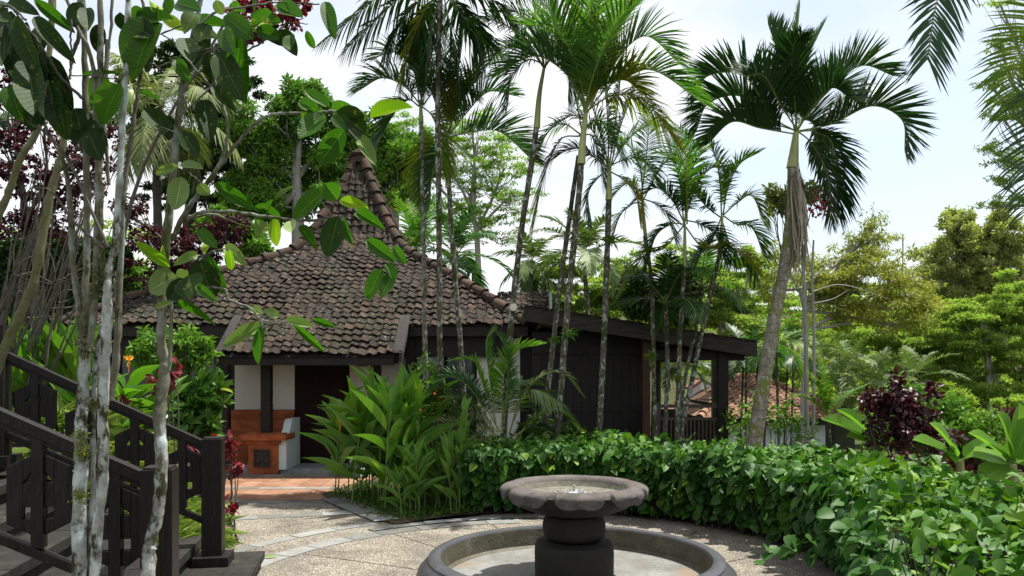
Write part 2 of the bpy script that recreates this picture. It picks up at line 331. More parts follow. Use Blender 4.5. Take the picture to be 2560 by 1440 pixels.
def m_aggr():
    m, t, o = mat('pebble_aggregate'); tcv = N(t, 'ShaderNodeTexCoord').outputs['Object']
    v = N(t, 'ShaderNodeTexVoronoi', Scale=75., Randomness=1.); t.links.new(tcv, v.inputs['Vector'])
    s = t.nodes.new('ShaderNodeSeparateColor'); t.links.new(v.outputs['Color'], s.inputs[0])
    c = ramp(t, [(0., (.15, .13, .105)), (.3, (.28, .255, .215)), (.75, (.42, .39, .34)), (1., (.75, .72, .65))], s.outputs[0])
    c = mixc(t, c, (.14, .12, .09), ramp(t, [(.3, (0, 0, 0)), (.55, (1, 1, 1))], v.outputs['Distance']))
    st = noise(t, 1.3, 6, .65, tcv); c = mixc(t, c, (.5, .5, .48), ramp(t, [(.42, (0, 0, 0)), (.7, (1, 1, 1))], st), 'MULTIPLY')
    c = mixc(t, c, (.09, .085, .075), math_(t, 'MULTIPLY', ramp(t, [(.5, (0, 0, 0)), (.62, (1, 1, 1))], noise(t, .8, 7, .68, tcv)), .6))
    finish(t, o, c, .8, .3, bump(t, v.outputs['Distance'], .6, -.006)); return m
M['aggr'] = m_aggr()
def m_terra():
    m, t, o = mat('terracotta_tile'); tcv = N(t, 'ShaderNodeTexCoord').outputs['Object']
    b = N(t, 'ShaderNodeTexBrick', Scale=1.0, offset=0.); b.inputs['Brick Width'].default_value = .36; b.inputs['Row Height'].default_value = .36; b.inputs['Mortar Size'].default_value = .008
    b.inputs['Color1'].default_value = (.26, .125, .068, 1); b.inputs['Color2'].default_value = (.33, .19, .12, 1); b.inputs['Mortar'].default_value = (.11, .08, .06, 1)
    t.links.new(tcv, b.inputs['Vector'])
    c = mixc(t, b.outputs['Color'], (.45, .42, .38), ramp(t, [(.4, (0, 0, 0)), (.75, (.9, .9, .9))], noise(t, 2.2, 6, .7, tcv)), 'MULTIPLY')
    finish(t, o, c, .7, .3, bump(t, noise(t, 15), .15)); return m
M['terra'] = m_terra()
def m_brick():
    m, t, o = mat('red_brick'); tcv = N(t, 'ShaderNodeTexCoord').outputs['Object']
    mp_ = t.nodes.new('ShaderNodeMapping'); mp_.inputs['Rotation'].default_value = (R(90), 0, 0); t.links.new(tcv, mp_.inputs[0])
    b = N(t, 'ShaderNodeTexBrick', Scale=1.0); b.inputs['Brick Width'].default_value = .24; b.inputs['Row Height'].default_value = .05; b.inputs['Mortar Size'].default_value = .002
    b.inputs['Color1'].default_value = (.27, .07, .026, 1); b.inputs['Color2'].default_value = (.35, .105, .038, 1); b.inputs['Mortar'].default_value = (.2, .07, .035, 1)
    t.links.new(mp_.outputs[0], b.inputs['Vector'])
    c = mixc(t, b.outputs['Color'], (.5, .42, .4), ramp(t, [(.45, (0, 0, 0)), (.75, (1, 1, 1))], noise(t, 4, 6, .7, tcv)), 'MULTIPLY')
    finish(t, o, c, .75, .25, bump(t, b.outputs['Fac'], -.4, .004)); return m
M['brick'] = m_brick()
def m_tile(name, cols, spots=(.26, .25, .22), moss=(.03, .032, .018)):
    m, t, o = mat(name); tcv = N(t, 'ShaderNodeTexCoord').outputs['Object']; u, v, r = lcs(t)
    a = noise(t, 14, 6, .7, tcv)
    c = ramp(t, cols, math_(t, 'ADD', math_(t, 'MULTIPLY', r, .65), math_(t, 'MULTIPLY', a, .4), clamp=True))
    c = mixc(t, c, moss, math_(t, 'MULTIPLY', ramp(t, [(.45, (0, 0, 0)), (.65, (1, 1, 1))], noise(t, 1.4, 6, .65, tcv)), .6))
    c = mixc(t, c, spots, math_(t, 'MULTIPLY', ramp(t, [(.63, (0, 0, 0)), (.67, (1, 1, 1))], noise(t, 20, 3, .6, tcv)), .75))
    finish(t, o, c, .85, .2, bump(t, a, .5, .01)); return m
M['tile'] = m_tile('weathered_roof_tile', [(0., (.006, .005, .0042)), (.35, (.016, .0115, .009)), (.65, (.034, .0225, .0155)), (.88, (.064, .042, .027)), (1., (.15, .10, .055))])
M['captile'] = m_tile('ridge_cap_tile', [(0., (.022, .013, .011)), (.5, (.048, .028, .022)), (1., (.09, .055, .041))], spots=(.2, .16, .11))
M['tile_far'] = m_tile('red_roof_tile', [(0., (.13, .06, .04)), (.5, (.22, .115, .075)), (1., (.34, .21, .14))])
M['water'] = None
m_, t_, o_ = mat('clear_water'); p_ = finish(t_, o_, (.85, .93, .95), .05, .5); p_.inputs['Transmission Weight'].default_value = .85; p_.inputs['IOR'].default_value = 1.33; M['water'] = m_
m_, t_, o_ = mat('bright_flower'); u_, v_, r_ = lcs(t_); finish(t_, o_, ramp(t_, [(0., (.75, .05, .02)), (.5, (.85, .25, .02)), (1., (.9, .6, .03))], r_), .5, .3); M['flower'] = m_
m_, t_, o_ = mat('red_palm_fruit'); finish(t_, o_, (.25, .012, .02), .35, .5); M['fruit'] = m_
m_, t_, o_ = mat('green_fruit'); finish(t_, o_, (.42, .5, .22), .4, .4); M['gfruit'] = m_
# ---------------------------------------------------------------- ground, paving
def ground():
    xs = np.unique(np.concatenate([np.linspace(-260, -14, 24), np.linspace(-14, 16, 76), np.linspace(16, 260, 24)]))
    ys = np.unique(np.concatenate([np.linspace(-60, 2, 12), np.linspace(2, 34, 80), np.linspace(34, 420, 36)]))
    X, Y = np.meshgrid(xs, ys); Z = hgt(X, Y) - .03
    Z += np.where((Y > 40), 1.5 * np.sin(X * .05) * np.cos(Y * .04), 0)
    b = MB(); b.grid(np.stack([X, Y, Z], -1)); m, t, o = mat('garden_earth')
    a = noise(t, 2.5, 8, .7); c = ramp(t, [(.35, (.028, .022, .014)), (.5, (.05, .05, .02)), (.62, (.05, .10, .025)), (.75, (.09, .15, .04))], a)
    finish(t, o, c, .95, .1, bump(t, noise(t, 18, 6), .8, .03)); struct('ground', b, m, True)
ground()
def poly(name, pts, z, m, label=None, cat=None):
    b = MB(); P = np.array([(x, y, z) for x, y in pts]); c = P.mean(0); n = len(P)
    b.add(np.vstack([P, c]), T=[[i, (i + 1) % n, n] for i in range(n)]); return struct(name, b, m, label=label, cat=cat)
FX, FY = .565, 7.17
poly('pavement', [(-6.5, 2.2), (4.6, 2.2), (4.6, 11.2), (.4, 11.6), (-1, 11.6), (-2.9, 14.95), (-6.0, 14.95), (-6.5, 11)], 0.0, M['aggr'], 'pebble aggregate paving of path and fountain court', 'paving')
def arc(r, a0, a1, n): a = np.linspace(R(a0), R(a1), n); return np.stack([FX + r * np.cos(a), FY + r * np.sin(a)], 1)
# straight bands and patio
def strip(b, p, q, wd, n, z=.004):
    p = np.array(p, float); q = np.array(q, float); d = q - p; u = d / np.linalg.norm(d); nn = np.array((-u[1], u[0])) * wd / 2
    for i in range(n):
        s = p + d * (i + .01) / n; e = p + d * (i + .99) / n; zz = z + random.uniform(0, .003)
        b.grid([[np.r_[s - nn, zz], np.r_[e - nn, zz]], [np.r_[s + nn, zz], np.r_[e + nn, zz]]], random.random())
b = MB()
def slabs(b, r0, r1, a0, a1, step, z=.004):
    a = a0
    while a < a1:
        s = step * random.uniform(.8, 1.2); e = min(a1, a + s); i = arc(r0 + random.uniform(-.01, .01), a + .12, e - .12, 6); o = arc(r1 + random.uniform(-.01, .01), a + .12, e - .12, 6)
        zz = z + random.uniform(0, .003)
        b.grid(np.stack([np.c_[i, np.full(6, zz)], np.c_[o, np.full(6, zz)]]), random.random()); a = e
strip(b, (-2.75, 12.2), (-1.62, 10.42), .36, 7, .02); slabs(b, 3.17, 3.42, 98, 205, 9); slabs(b, 3.45, 3.62, 85, 131, 9, .012); slabs(b, 3.8, 3.99, 127, 200, 8)
strip(b, (-2.2, 11.05), (-4.2, 10.45), .24, 5); strip(b, (-5.2, 11.95), (-2.6, 11.95), .22, 7); strip(b, (-6.2, 13.25), (-2.6, 13.25), .2, 9, .012); strip(b, (-6.2, 14.78), (-2.6, 14.78), .22, 9, .012)
m, t, o = mat('slate_paver'); u_, v_, r_ = lcs(t); a_ = noise(t, 5, 6, .65)
finish(t, o, ramp(t, [(.2, (.09, .09, .08)), (.5, (.17, .175, .165)), (.8, (.26, .265, .255))], math_(t, 'ADD', math_(t, 'MULTIPLY', r_, .5), math_(t, 'MULTIPLY', a_, .5))), .7, .3, bump(t, a_, .3, .01))
struct('paving_border', b, m, label='slate paver bands in the court', cat='paving')
b = MB()
for k in range(-4, 14):   # radial joints of the court
    a = R(k * 24 + 9); d = np.array((math.cos(a), math.sin(a))); n_ = np.array((-d[1], d[0])) * .006
    p = np.array((FX, FY)) + d * 1.45; q = np.array((FX, FY)) + d * 3.15
    b.grid([[np.r_[p - n_, .003], np.r_[q - n_, .003]], [np.r_[p + n_, .003], np.r_[q + n_, .003]]])
struct('paving_joint', b, M['soil'], label='dark radial joints in the court paving', cat='paving')
poly('patio', [(-6.2, 12.08), (-2.5, 12.08), (-2.5, 14.93), (-6.2, 14.93)], .008, M['terra'], 'terracotta tiled patio before the house', 'patio')
# planting bed between path and court, edges raised a little
bedp = [(-3.0, 12.6), (-2.45, 11.35), (-1.9, 10.65), (-1.47, 10.15), (-1.1, 10.5), (-.75, 10.75), (-.2, 10.95), (.6, 11.02), (1.5, 10.85), (2.3, 10.35), (2.95, 9.55), (3.2, 8.7), (3.15, 7.6), (2.8, 6.2), (2.4, 4.6), (2.3, 2.0), (14, 2), (14, 11), (6, 14.2), (-2.6, 14.2)]
b = MB(); P = np.array([(x, y, .02) for x, y in bedp]); tri = [(3, 0, 19), (3, 19, 6), (3, 1, 0), (3, 2, 1), (4, 3, 6), (5, 4, 6), (6, 19, 7), (7, 19, 8), (8, 19, 18), (8, 18, 9), (9, 18, 10), (10, 18, 17), (10, 17, 11), (11, 17, 12), (12, 17, 13), (13, 17, 14), (14, 17, 16), (14, 16, 15)]
b.add(P, T=tri); struct('soil_bed', b, M['soil'], label='dark soil of the planting beds', cat='soil')
# ---------------------------------------------------------------- house roof tiles
def roof_face(b, c, e, o, prof, Lf, Rf, pw=.178, pl=.195, m=0, amp=.02):
    prof = np.array(prof, float); seg = np.r_[0, np.cumsum(np.linalg.norm(np.diff(prof, axis=0), axis=1))]
    e = np.array((*e, 0.)); o = np.array((*o, 0.)); c = np.array((*c, 0.))
    def S(s): return np.interp(s, seg, prof[:, 0]), np.interp(s, seg, prof[:, 1])
    tot = seg[-1]; nrow = int(tot / pl); xs = np.linspace(0, 1, 6); ys = [0., .04, 1.0]
    for i in range(nrow + 1):
        s0 = tot - i * pl; s1 = max(0, s0 - pl * 1.25)
        a0, z0 = S(s0); a1, z1 = S(s1); tl = o * (a0 - a1) + np.array((0, 0, z0 - z1)); tl = unit(tl); nn = np.cross(e, tl); nn = nn if nn[2] > 0 else -nn
        l0, r0 = -Lf(a0), Rf(a0); l1, r1 = -Lf(a1), Rf(a1)
        for j in range(int(math.floor(l0 / pw)) - 1, int(math.ceil(r0 / pw)) + 1):
            u = j * pw
            if u + pw < l0 + .02 or u > r0 - .02: continue
            jt = random.gauss(0, .013); js = random.gauss(0, .02); jz = abs(random.gauss(0, .009)); G = []
            for y in ys:
                aa, zz, lo, hi = (a0, z0, l0, r0) if y < .5 else (a1, z1, l1, r1)
                U = np.clip(u + xs * (pw * 1.06) + jt, lo, hi)
                h = amp * np.sin((xs * 1.0 + .1) * 2 * math.pi) + (.036 if y < .5 else .004) + jz
                if y == 0: h = h - .022
                h = h + .018 * math.sin(u * 1.7 + s0 * 2.3) + .012 * math.sin(u * 4.1 - s0 * 3.7)
                p = c + o * aa + e * 0 + np.array((0, 0, zz)) + tl * (js * (y < .5) + (0 if y == 0 else (0 if y < .5 else 0)))
                G.append(p[None] + e[None] * U[:, None] + nn[None] * h[:, None])
            b.grid(np.array(G), min(1, max(0, random.betavariate(1.1, 1.5))), m)
def cap_tiles(b, pts, rad=.108, ln=.36, m=0, taper=1.0):
    P = cat_rom(pts, 12); seg = np.r_[0, np.cumsum(np.linalg.norm(np.diff(P, axis=0), axis=1))]
    n = int(seg[-1] / ln); a = np.linspace(-.35, math.pi + .35, 9)
    for i in range(n):
        s = [seg[-1] * i / n, seg[-1] * (i + 1.12) / n]
        p, q = [np.array([np.interp(min(x, seg[-1]), seg, P[:, k]) for k in range(3)]) for x in s]
        d = unit(q - p); sd_ = unit(np.cross(d, (0, 0, 1.))); up = np.cross(sd_, d); q = q + up * 0; jr = random.uniform(.92, 1.1); tw = random.gauss(0, .06)
        G = []
        for x, r_, dz in ((0, rad * .95, -.035), (.93, rad * 1.08, .0), (.935, rad * 1.14, .004), (1.0, rad * 1.14, .004), (1.0, rad * .9, .0)):
            cc = p + (q - p) * x + up * dz
            G.append([cc + (sd_ * math.cos(t_ + tw) + up * math.sin(t_ + tw)) * r_ * jr for t_ in a])
        b.grid(G, random.random(), m)
HX, HYc = -3.72, 19.6
prof_hi = [(.1, 7.15), (.27, 6.6), (.6, 5.85), (.95, 5.15), (1.2, 4.8), (1.43, 4.6), (2.13, 4.16), (3.04, 3.58), (4.05, 2.84)]
Lx = lambda a: a if a < 1.43 else 1.43 + (a - 1.43) * 1.45
house = thing('peaked_roof_house', 'low house with steep peaked brown tile roof and white wall panels behind the palms', 'house', (HX, 17, 0))
b = MB(); idn = lambda a: a
roof_face(b, (HX, HYc), (1, 0), (0, -1), prof_hi, Lx, idn)
roof_face(b, (HX, HYc), (0, 1), (1, 0), prof_hi, idn, idn, pw=.22, pl=.23)
roof_face(b, (HX, HYc), (1, 0), (0, 1), prof_hi, Lx, idn, pw=.4, pl=.4)
# left face keeps the wider plan
pl_ = [(Lx(a), z) for a, z in prof_hi]; inv = lambda x: x if x < 1.43 else 1.43 + (x - 1.43) / 1.45
roof_face(b, (HX, HYc), (0, 1), (-1, 0), pl_, inv, inv, pw=.4, pl=.4)
roof_face(b, (HX, HYc), (1, 0), (0, -1), [(3.98, 2.935), (4.92, 2.26)], lambda a: 1.68, lambda a: 1.56)
roof = part('roof', b, M['tile'], house)
b = MB()
for sx, f in ((1, idn), (-1, Lx)):
    for sy in (-1, 1):
        cap_tiles(b, [(HX + sx * f(a), HYc + sy * a, z + .02) for a, z in prof_hi])
part('ridge_cap', b, M['captile'], roof)
b = MB(); b.lathe([(0, 7.3), (.1, 7.36), (.17, 7.25), (.22, 7.12), (.26, 7.0), (.2, 6.98), (.0, 7.0)], (HX, HYc, 0), 12, rnd=.3); b.tube([(HX - .28, HYc - .1, 7.05), (HX - .14, HYc - .18, 7.22), (HX + .1, HYc - .18, 7.22), (HX + .26, HYc - .1, 7.0)], [.05, .06, .06, .05], 6, rnd=.2)
b.tube([(HX, HYc, 7.3), (HX + .02, HYc, 7.5)], [.05, .02], 6); part('finial', b, M['captile'], roof)
# under-roof deck so nothing shows through
b = MB()
pc = [(a - .02, z - .03) for a, z in prof_hi]
ring = [np.array([(HX - Lx(a), HYc - a, z), (HX + a, HYc - a, z), (HX + a, HYc + a, z), (HX - Lx(a), HYc + a, z)]) for a, z in pc]
b.grid(np.array(ring), .2, cu=True)
b.obox((HX - 1.68, HYc - 4.0, 2.86), (3.24, 0, 0), (0, -.92, -.66), (0, .02, .02))
b.box((HX - 5.2, 15.62, 2.62), (HX + 4.03, 19.6, 2.66)); part('eave_deck', b, M['woodblack'], roof)
b = MB()
b.box((HX - 5.22, 15.6, 2.62), (HX + 4.03, 15.66, 2.84)); b.box((HX - 1.66, 14.72, 2.05), (HX + 1.54, 14.79, 2.24)); b.box((HX - 1.66, 14.8, 2.09), (HX - 1.58, 15.9, 2.2)); b.box((HX + 1.46, 14.8, 2.09), (HX + 1.54, 15.9, 2.2))
b.box((HX - 5.0, 15.84, 2.22), (HX + 3.6, 15.96, 2.64)); part('eave_beam', b, M['woodblack'], house)
for sx in (-1.73, 1.53):
    b = MB(); b.obox((HX + sx, 15.66, 2.98), (.2 if sx > 0 else .16, 0, 0), (0, -.98, -.7), (0, .03, .06)); b.obox((HX + sx + (.12 if sx > 0 else 0), 15.62, 2.72), (.05, 0, 0), (0, -.93, -.66), (0, 0, .26)); part('barge_board', b, M['woodgrey'], roof)
YW = 15.95
def X(px, Y=YW): return (px - 1280) / FP * Y
b = MB(); b.box((X(150), YW + .1, 0), (X(1340), YW + .22, 2.66)); b.box((X(150), YW + .22, 0), (X(150) + .12, 23, 2.66)); b.box((X(1340) - .12, YW + .22, 0), (X(1340), 23, 2.66)); b.box((X(150), 23, 0), (X(1340), 23.1, 2.66)); part('wall_frame', b, M['woodblack'], house)
b = MB(); b.box((-9.6, 15.0, 0), (.45, 23.5, .1)); part('floor_plinth', b, M['slate'], house)
for x0, x1, z0, z1 in ((585, 655, 1.17, 2.17), (680, 735, 1.17, 2.17), (873, 934, .1, 2.17), (946, 1021, .1, 2.6), (1192, 1300, .1, 2.6)):
    b = MB(); b.box((X(x0), YW + .04, z0), (X(x1), YW + .1, z1)); part('wall_panel', b, M['wallwhite'], house)
b = MB(); b.box((X(525), YW - .03, .1), (X(735), YW + .098, 1.08)); b.box((X(520), YW - .07, 1.08), (X(737), YW + .095, 1.165)); b.box((X(523), YW - .05, 1.02), (X(736), YW - .031, 1.079)); part('brick_wainscot', b, M['brick'], house)
b = MB(); b.box((X(738), YW + .02, .1), (X(866), YW + .098, 2.17)); 
for k in range(2): b.box((X(745) + k * .49, YW - .0, .25), (X(745) + k * .49 + .43, YW + .02, 1.05), rnd=.7); b.box((X(745) + k * .49, YW - .0, 1.15), (X(745) + k * .49 + .43, YW + .02, 2.05))
door = part('door', b, plain('dark_red_door', (.014, .006, .005), .7, .15), house)
b = MB(); b.tube([(X(800), YW - .03, 1.05), (X(800), YW - .05, 1.2)], .012, 6); part('door_handle', b, M['black'], door)
for x0, x1 in ((470, 535), (1040, 1110), (1118, 1180), (300, 380)):
    b = MB(); b.box((X(x0), YW + .05, .9), (X(x1), YW + .09, 2.4)); w_ = part('window', b, M['glass'], house)
    b = MB(); b.box((X(x0) - .05, YW, .82), (X(x0), YW + .1, 2.45)); b.box((X(x1), YW, .82), (X(x1) + .05, YW + .1, 2.45)); b.box((X(x0), YW, 2.4), (X(x1), YW + .1, 2.45)); b.box((X(x0), YW, .82), (X(x1), YW + .1, .9)); part('window_frame', b, M['woodblack'], w_)
for px, Yp in ((667, 15.15), (940, 15.5), (562, 15.5), (1027, 15.86)):
    b = MB(); x = X(px, Yp); b.box((x - .09, Yp - .09, .1 if px != 667 else .78), (x + .09, Yp + .09, 2.62 if Yp > 15.4 else 2.3)); part('post', b, M['woodblack'], house)
# fish plaque on the wall panel
b = MB(); c0 = np.array((X(905), YW + .02, 2.075)); a = np.linspace(0, 1, 12); prof = np.sin(a * math.pi) ** .7 * .045
top = np.stack([c0[0] - .2 + a * .38, np.full(12, c0[1]), c0[2] + prof], 1); bot = top.copy(); bot[:, 2] = c0[2] - prof; midf = (top + bot) / 2; midf[:, 1] -= .025
b.grid([top, midf, bot]); b.add([c0 + (.17, -.01, 0), c0 + (.24, -.01, .05), c0 + (.21, -.01, 0), c0 + (.24, -.01, -.05)], T=[[0, 1, 2], [0, 2, 3]]); part('fish_plaque', b, M['black'], house)
# brick plinth seat and curved white wing wall by the door
bench = thing('brick_pedestal', 'orange brick pedestal with wide top slab and dark carved vent beside the door', 'pedestal', (-4.64, 15.1, 0))
b = MB(); b.box((-4.92, 14.93, .01), (-4.36, 15.4, .62)); b.box((-4.97, 14.9, .58), (-4.32, 15.42, .655)); part('pillar', b, M['brick'], bench)
b = MB(); b.box((-5.06, 14.84, .655), (-4.2, 15.48, .76)); b.box((-5.0, 14.88, .76), (-4.25, 15.45, .78)); part('top_slab', b, M['brick'], bench)
b = MB(); b.box((-4.80, 14.9, .17), (-4.51, 14.925, .47)); 
for k in range(4):
    a = R(45 + 90 * k); cc = np.array((-4.655, 14.895, .32)); d = np.array((math.cos(a), 0, math.sin(a))); n_ = np.array((-d[2], 0, d[0])); b.add([cc + d * .02, cc + d * .09 + n_ * .035, cc + d * .17, cc + d * .09 - n_ * .035, cc + d * .09 + (0, -.02, 0)], T=[[0, 1, 4], [1, 2, 4], [2, 3, 4], [3, 0, 4]], lc=.9)
for q in ((-4.81, -4.79, .16, .48), (-4.52, -4.50, .16, .48), (-4.79, -4.52, .16, .18), (-4.79, -4.52, .46, .48)): b.box((q[0], 14.885, q[2]), (q[1], 14.9, q[3]))
part('carved_vent', b, plain('soot_black_stone', (.022, .02, .02), .6), bench)
b = MB(); yy = np.linspace(14.95, 15.93, 12); zt = .76 + .26 * sm((yy - 15.1) / .3); 
for x in (-4.36, -4.22):
    b.grid([[(x, y, .1) for y in yy], [(x, y, z) for y, z in zip(yy, zt)]])
b.grid([[(-4.36, y, z) for y, z in zip(yy, zt)], [(-4.22, y, z) for y, z in zip(yy, zt)]]); b.grid([[(-4.36, 14.95, .1), (-4.22, 14.95, .1)], [(-4.36, 14.95, .76), (-4.22, 14.95, .76)]])
wing = part('wing_wall', b, M['wallblue'], house, False)  # a white wall; its bluish shade is put into the colour
# verandah wing to the right
wingr = thing('verandah_pavilion', 'black timber verandah wing with long sloping fascia and open railing right of the house', 'pavilion', (2.2, 16.5, 0))
Yf = 14.5; p0 = at(1312, 762, Yf); p1 = at(1893, 852, Yf); dx = (p1 - p0)
b = MB(); b.obox(p0 + (0, 0, -.29), dx, (0, .06, 0), (0, 0, .29)); fa = part('fascia', b, plain('weathered_fascia', (.04, .034, .03), .75, .2, 3, .5, .2, (1.2, 8, 8)), wingr, False)
b = MB(); b.obox(p0 + (0, .062, -.12), dx + (0, 0, 0), (0, 4.6, 0), (0, 0, .06)); b.obox(p1 + (-.06, .062, -.27), (.06, 0, 0), (0, 4.6, 0), (0, 0, .2)); b.obox(p0 + (0, 4.6, -.4), dx, (0, .06, 0), (0, 0, .33))
for k in range(8): q = p0 + dx * (k + .6) / 8.3; b.obox(q + (0, .07, -.22), (.07, 0, 0), (0, 4.5, 0), (0, 0, .11))
rf = part('roof', b, M['woodblack'], wingr, False)
b = MB()
for i in range(22):
    for j in range(20):
        q = p0 + dx * i / 22 + np.array((0, j * .24 - .03, -.05)); r_ = random.random(); h = .03
        xs = np.linspace(0, 1, 5); G = []
        for y_ in (0, 1):
            G.append([q + dx / 22 * (x * 1.15) + np.array((0, y_ * .25, .04 + (.035 if x < .99 else .0) * x + .02 * math.sin(y_ * math.pi))) + (0, 0, random.gauss(0, .004)) for x in xs])
        G.append([g + np.array((0, 0, -.03)) for g in G[0]]) if j == 0 else None
        b.grid(G[:2] if j else [G[2], G[0], G[1]], r_)
part('roof_tile', b, M['tile'], rf)
YB = 15.5
b = MB(); b.box((X(1330, YB), YB, .0), (X(1612, YB), YB + .08, 2.7)); b.box((X(1330, YB), YB - .05, 2.28), (X(1800, 15.0), YB, 2.4)); b.box((X(1330, YB), YB - .04, 1.16), (X(1612, YB), YB, 1.22))
for k in range(14): x = X(1335, YB) + k * .155; b.box((x, YB - .012, .25), (x + .13, YB, 1.15), rnd=random.random()); b.box((x, YB - .012, 1.23), (x + .13, YB, 2.26))
b.box((X(1612, YB) - .06, YB + .08, 0), (X(1612, YB), 18.9, 2.6)); part('timber_wall', b, M['woodblack'], wingr, False)
b = MB(); b.box((X(1606, 14.9), 14.85, -.1), (X(1625, 14.9), 14.99, 2.72)); part('post', b, M['woodbrown'], wingr, False)
for px, Yp in ((1806, 14.9), (1790, 18.6), (1640, 18.6)):
    b = MB(); x = X(px, Yp); b.box((x - .09, Yp - .09, -.9), (x + .09, Yp + .09, 2.4)); part('post', b, M['woodstain'], wingr, False)
b = MB(); b.box((X(1612, YB), 14.86, 2.14), (X(1890, 14.5) - .1, 14.94, 2.32)); part('beam', b, M['woodblack'], wingr, False); b = MB(); b.box((X(1612, YB), 18.56, 2.14), (4.3, 18.64, 2.32)); part('beam', b, M['woodblack'], wingr, False)
b = MB(); b.box((X(1612, YB) - .0, 14.9, .1), (4.05, 18.7, .25)); b.box((X(1612, YB), 14.85, -.6), (4.05, 14.9, .12)); b.box((X(1640, 18.6), 18.5, .25), (4.05, 18.55, 1.05)); part('deck', b, M['woodbrown'], wingr, False)
b = MB(); xa, xb = X(1632, 14.9), X(1800, 14.9)
b.box((xa - .02, 14.84, .25), (xa + .13, 14.96, 1.36)); b.box((xa + .13, 14.87, 1.26), (xb, 14.93, 1.32)); b.box((xa + .13, 14.87, 1.03), (xb, 14.93, 1.08)); b.box((xa + .13, 14.87, .3), (xb, 14.93, .36))
for k in range(16): x = xa + .18 + k * .073; b.box((x, 14.885, .36), (x + .03, 14.915, 1.03))
b.box((3.88, 15, .3), (3.90, 18.45, .98)); b.box((3.86, 15, 1.26), (3.92, 18.5, 1.32)); b.box((3.86, 15, .5), (3.92, 18.5, .55)); part('railing', b, plain('brown_black_railing', (.05, .036, .03), .5), wingr, False)
# small roof piece seen past the corner
sr = MB(); rb = thing('tiled_roof_lantern', 'small tiled roof fragment rising behind the corner of the house', 'roof', (.5, 21, 0))
roof_face(sr, (.6, 22.3), (1, 0), (0, -1), [(0.2, 3.75 + .35), (1.0, 3.55)], lambda a: 1.0, lambda a: .42); part('roof_tile', sr, M['tile'], rb)
b = MB(); b.box((-.4, 21.4, 0), (1.0, 22.1, 3.6)); b.box((1.0, 21.2, 3.4), (1.06, 22.2, 4.02)); part('wall', b, M['wallblue'], rb, False)
# distant houses
dh = thing('hip_roof_cottage', 'pale cottage under a red tiled hip roof lower down the slope beyond the verandah', 'house', (9, 31, -2.2))
b = MB(); zz = lambda y, Y: HC - (y - HY) / FP * Y
roof_face(b, (8.9, 31.5), (1, 0), (0, -1), [(0., 1.62), (3.6, .22)], lambda a: .2 + a * .6, lambda a: .9 + a * .6, pw=.25, pl=.26, amp=.03)
roof_face(b, (8.9 - .2, 31.5), (0, 1), (-1, 0), [(0., 1.62), (2.16, .22)], lambda a: a * 1.67, lambda a: a * 1.67, pw=.5, pl=.5); roof_face(b, (8.9 + .9, 31.5), (0, 1), (1, 0), [(0., 1.62), (2.2, .22)], lambda a: a * 1.6, lambda a: a * 1.6, pw=.5, pl=.5)
r1 = part('roof', b, M['tile_far'], dh)
b = MB(); cap_tiles(b, [(8.7, 31.5, 1.66), (7.62, 29.7, .96), (6.54, 27.9, .26)], .13, .4); cap_tiles(b, [(9.8, 31.5, 1.66), (10.9, 29.7, .96), (12.0, 27.9, .26)], .13, .4); cap_tiles(b, [(8.7, 31.5, 1.68), (9.8, 31.5, 1.68)], .13, .4); part('ridge_cap', b, M['tile_far'], r1)
b = MB(); b.box((6.9, 28.6, -2.3), (11.2, 34, .25)); part('wall', b, M['wallblue'], dh, False)
b = MB(); b.box((6.6, 28.0, .0), (11.9, 28.06, .24)); b.box((6.6, 28.06, .2), (11.9, 28.6, .23)); part('eave_board', b, M['woodblack'], dh, False)
b = MB(); b.box((11.2, 28.7, -.9), (12.3, 28.8, .2)); part('window', b, M['glass'], dh, False)
gh = thing('gabled_cottage', 'cottage with white triangular gable seen through the verandah railing', 'house', (6.6, 30, -2.2))
b = MB(); Yg = 33.; A = at(1728, 972, Yg); B_ = at(1845, 1003, Yg); T_ = at(1755, 953, Yg); b.add([A + (0, 0, -2), B_ + (0, 0, -2), B_, T_, A, A + (0, 6, -2), B_ + (0, 6, -2)], T=[[0, 1, 2], [0, 2, 4], [4, 2, 3]], Q=[[1, 6, 5, 0]]); part('gable_wall', b, M['white'], gh, False)
b = MB()
for P_, Q_ in ((T_, A), (T_, B_)):
    d = Q_ - P_; b.obox(P_ + (0, -.12, .0) - d * .03, d * 1.12, (0, 1.2, 0), (0, 0, .1), rnd=.3)
part('roof', b, M['tile_far'], gh, False)
# ---------------------------------------------------------------- fountain
fo = thing('stone_fountain', 'grey stone fountain with petalled bowl on a shaded pedestal in a round basin', 'fountain', (FX, FY, 0))
b = MB(); b.lathe([(1.36, 0), (1.42, .03), (1.43, .12), (1.40, .22), (1.33, .29), (1.31, .31), (1.31, .325), (1.28, .345), (1.235, .35), (1.205, .342), (1.195, .325)], (FX, FY, 0), 128); part('basin_rim', b, M['rimstone'], fo)
b = MB(); b.lathe([(1.195, .325), (1.19, .26), (1.185, .16), (1.15, .135)], (FX, FY, 0), 128); bw = part('basin_wall', b, M['basinwall'], fo)
b = MB(); b.lathe([(1.15, .135), (.9, .128), (.5, .125), (.01, .125)], (FX, FY, 0), 96); part('basin_floor', b, M['basin'], fo)
BX = FX - .01
b = MB()
def rsq(r, n=96, p=5.):   # rounded block outline
    a = np.linspace(0, 2 * math.pi, n, endpoint=False) + .3; k = (np.abs(np.cos(a)) ** p + np.abs(np.sin(a)) ** p) ** (-1 / p); return np.stack([np.cos(a + 0) * k * r, np.sin(a) * k * r], 1)
G = [];
for r_, z in ((.345, .1), (.35, .2), (.352, .36), (.348, .41), (.335, .44), (.30, .455), (.2, .46)):
    q = rsq(r_, p=2.6); G.append(np.c_[q[:, 0] + BX, q[:, 1] + FY, np.full(len(q), z)])
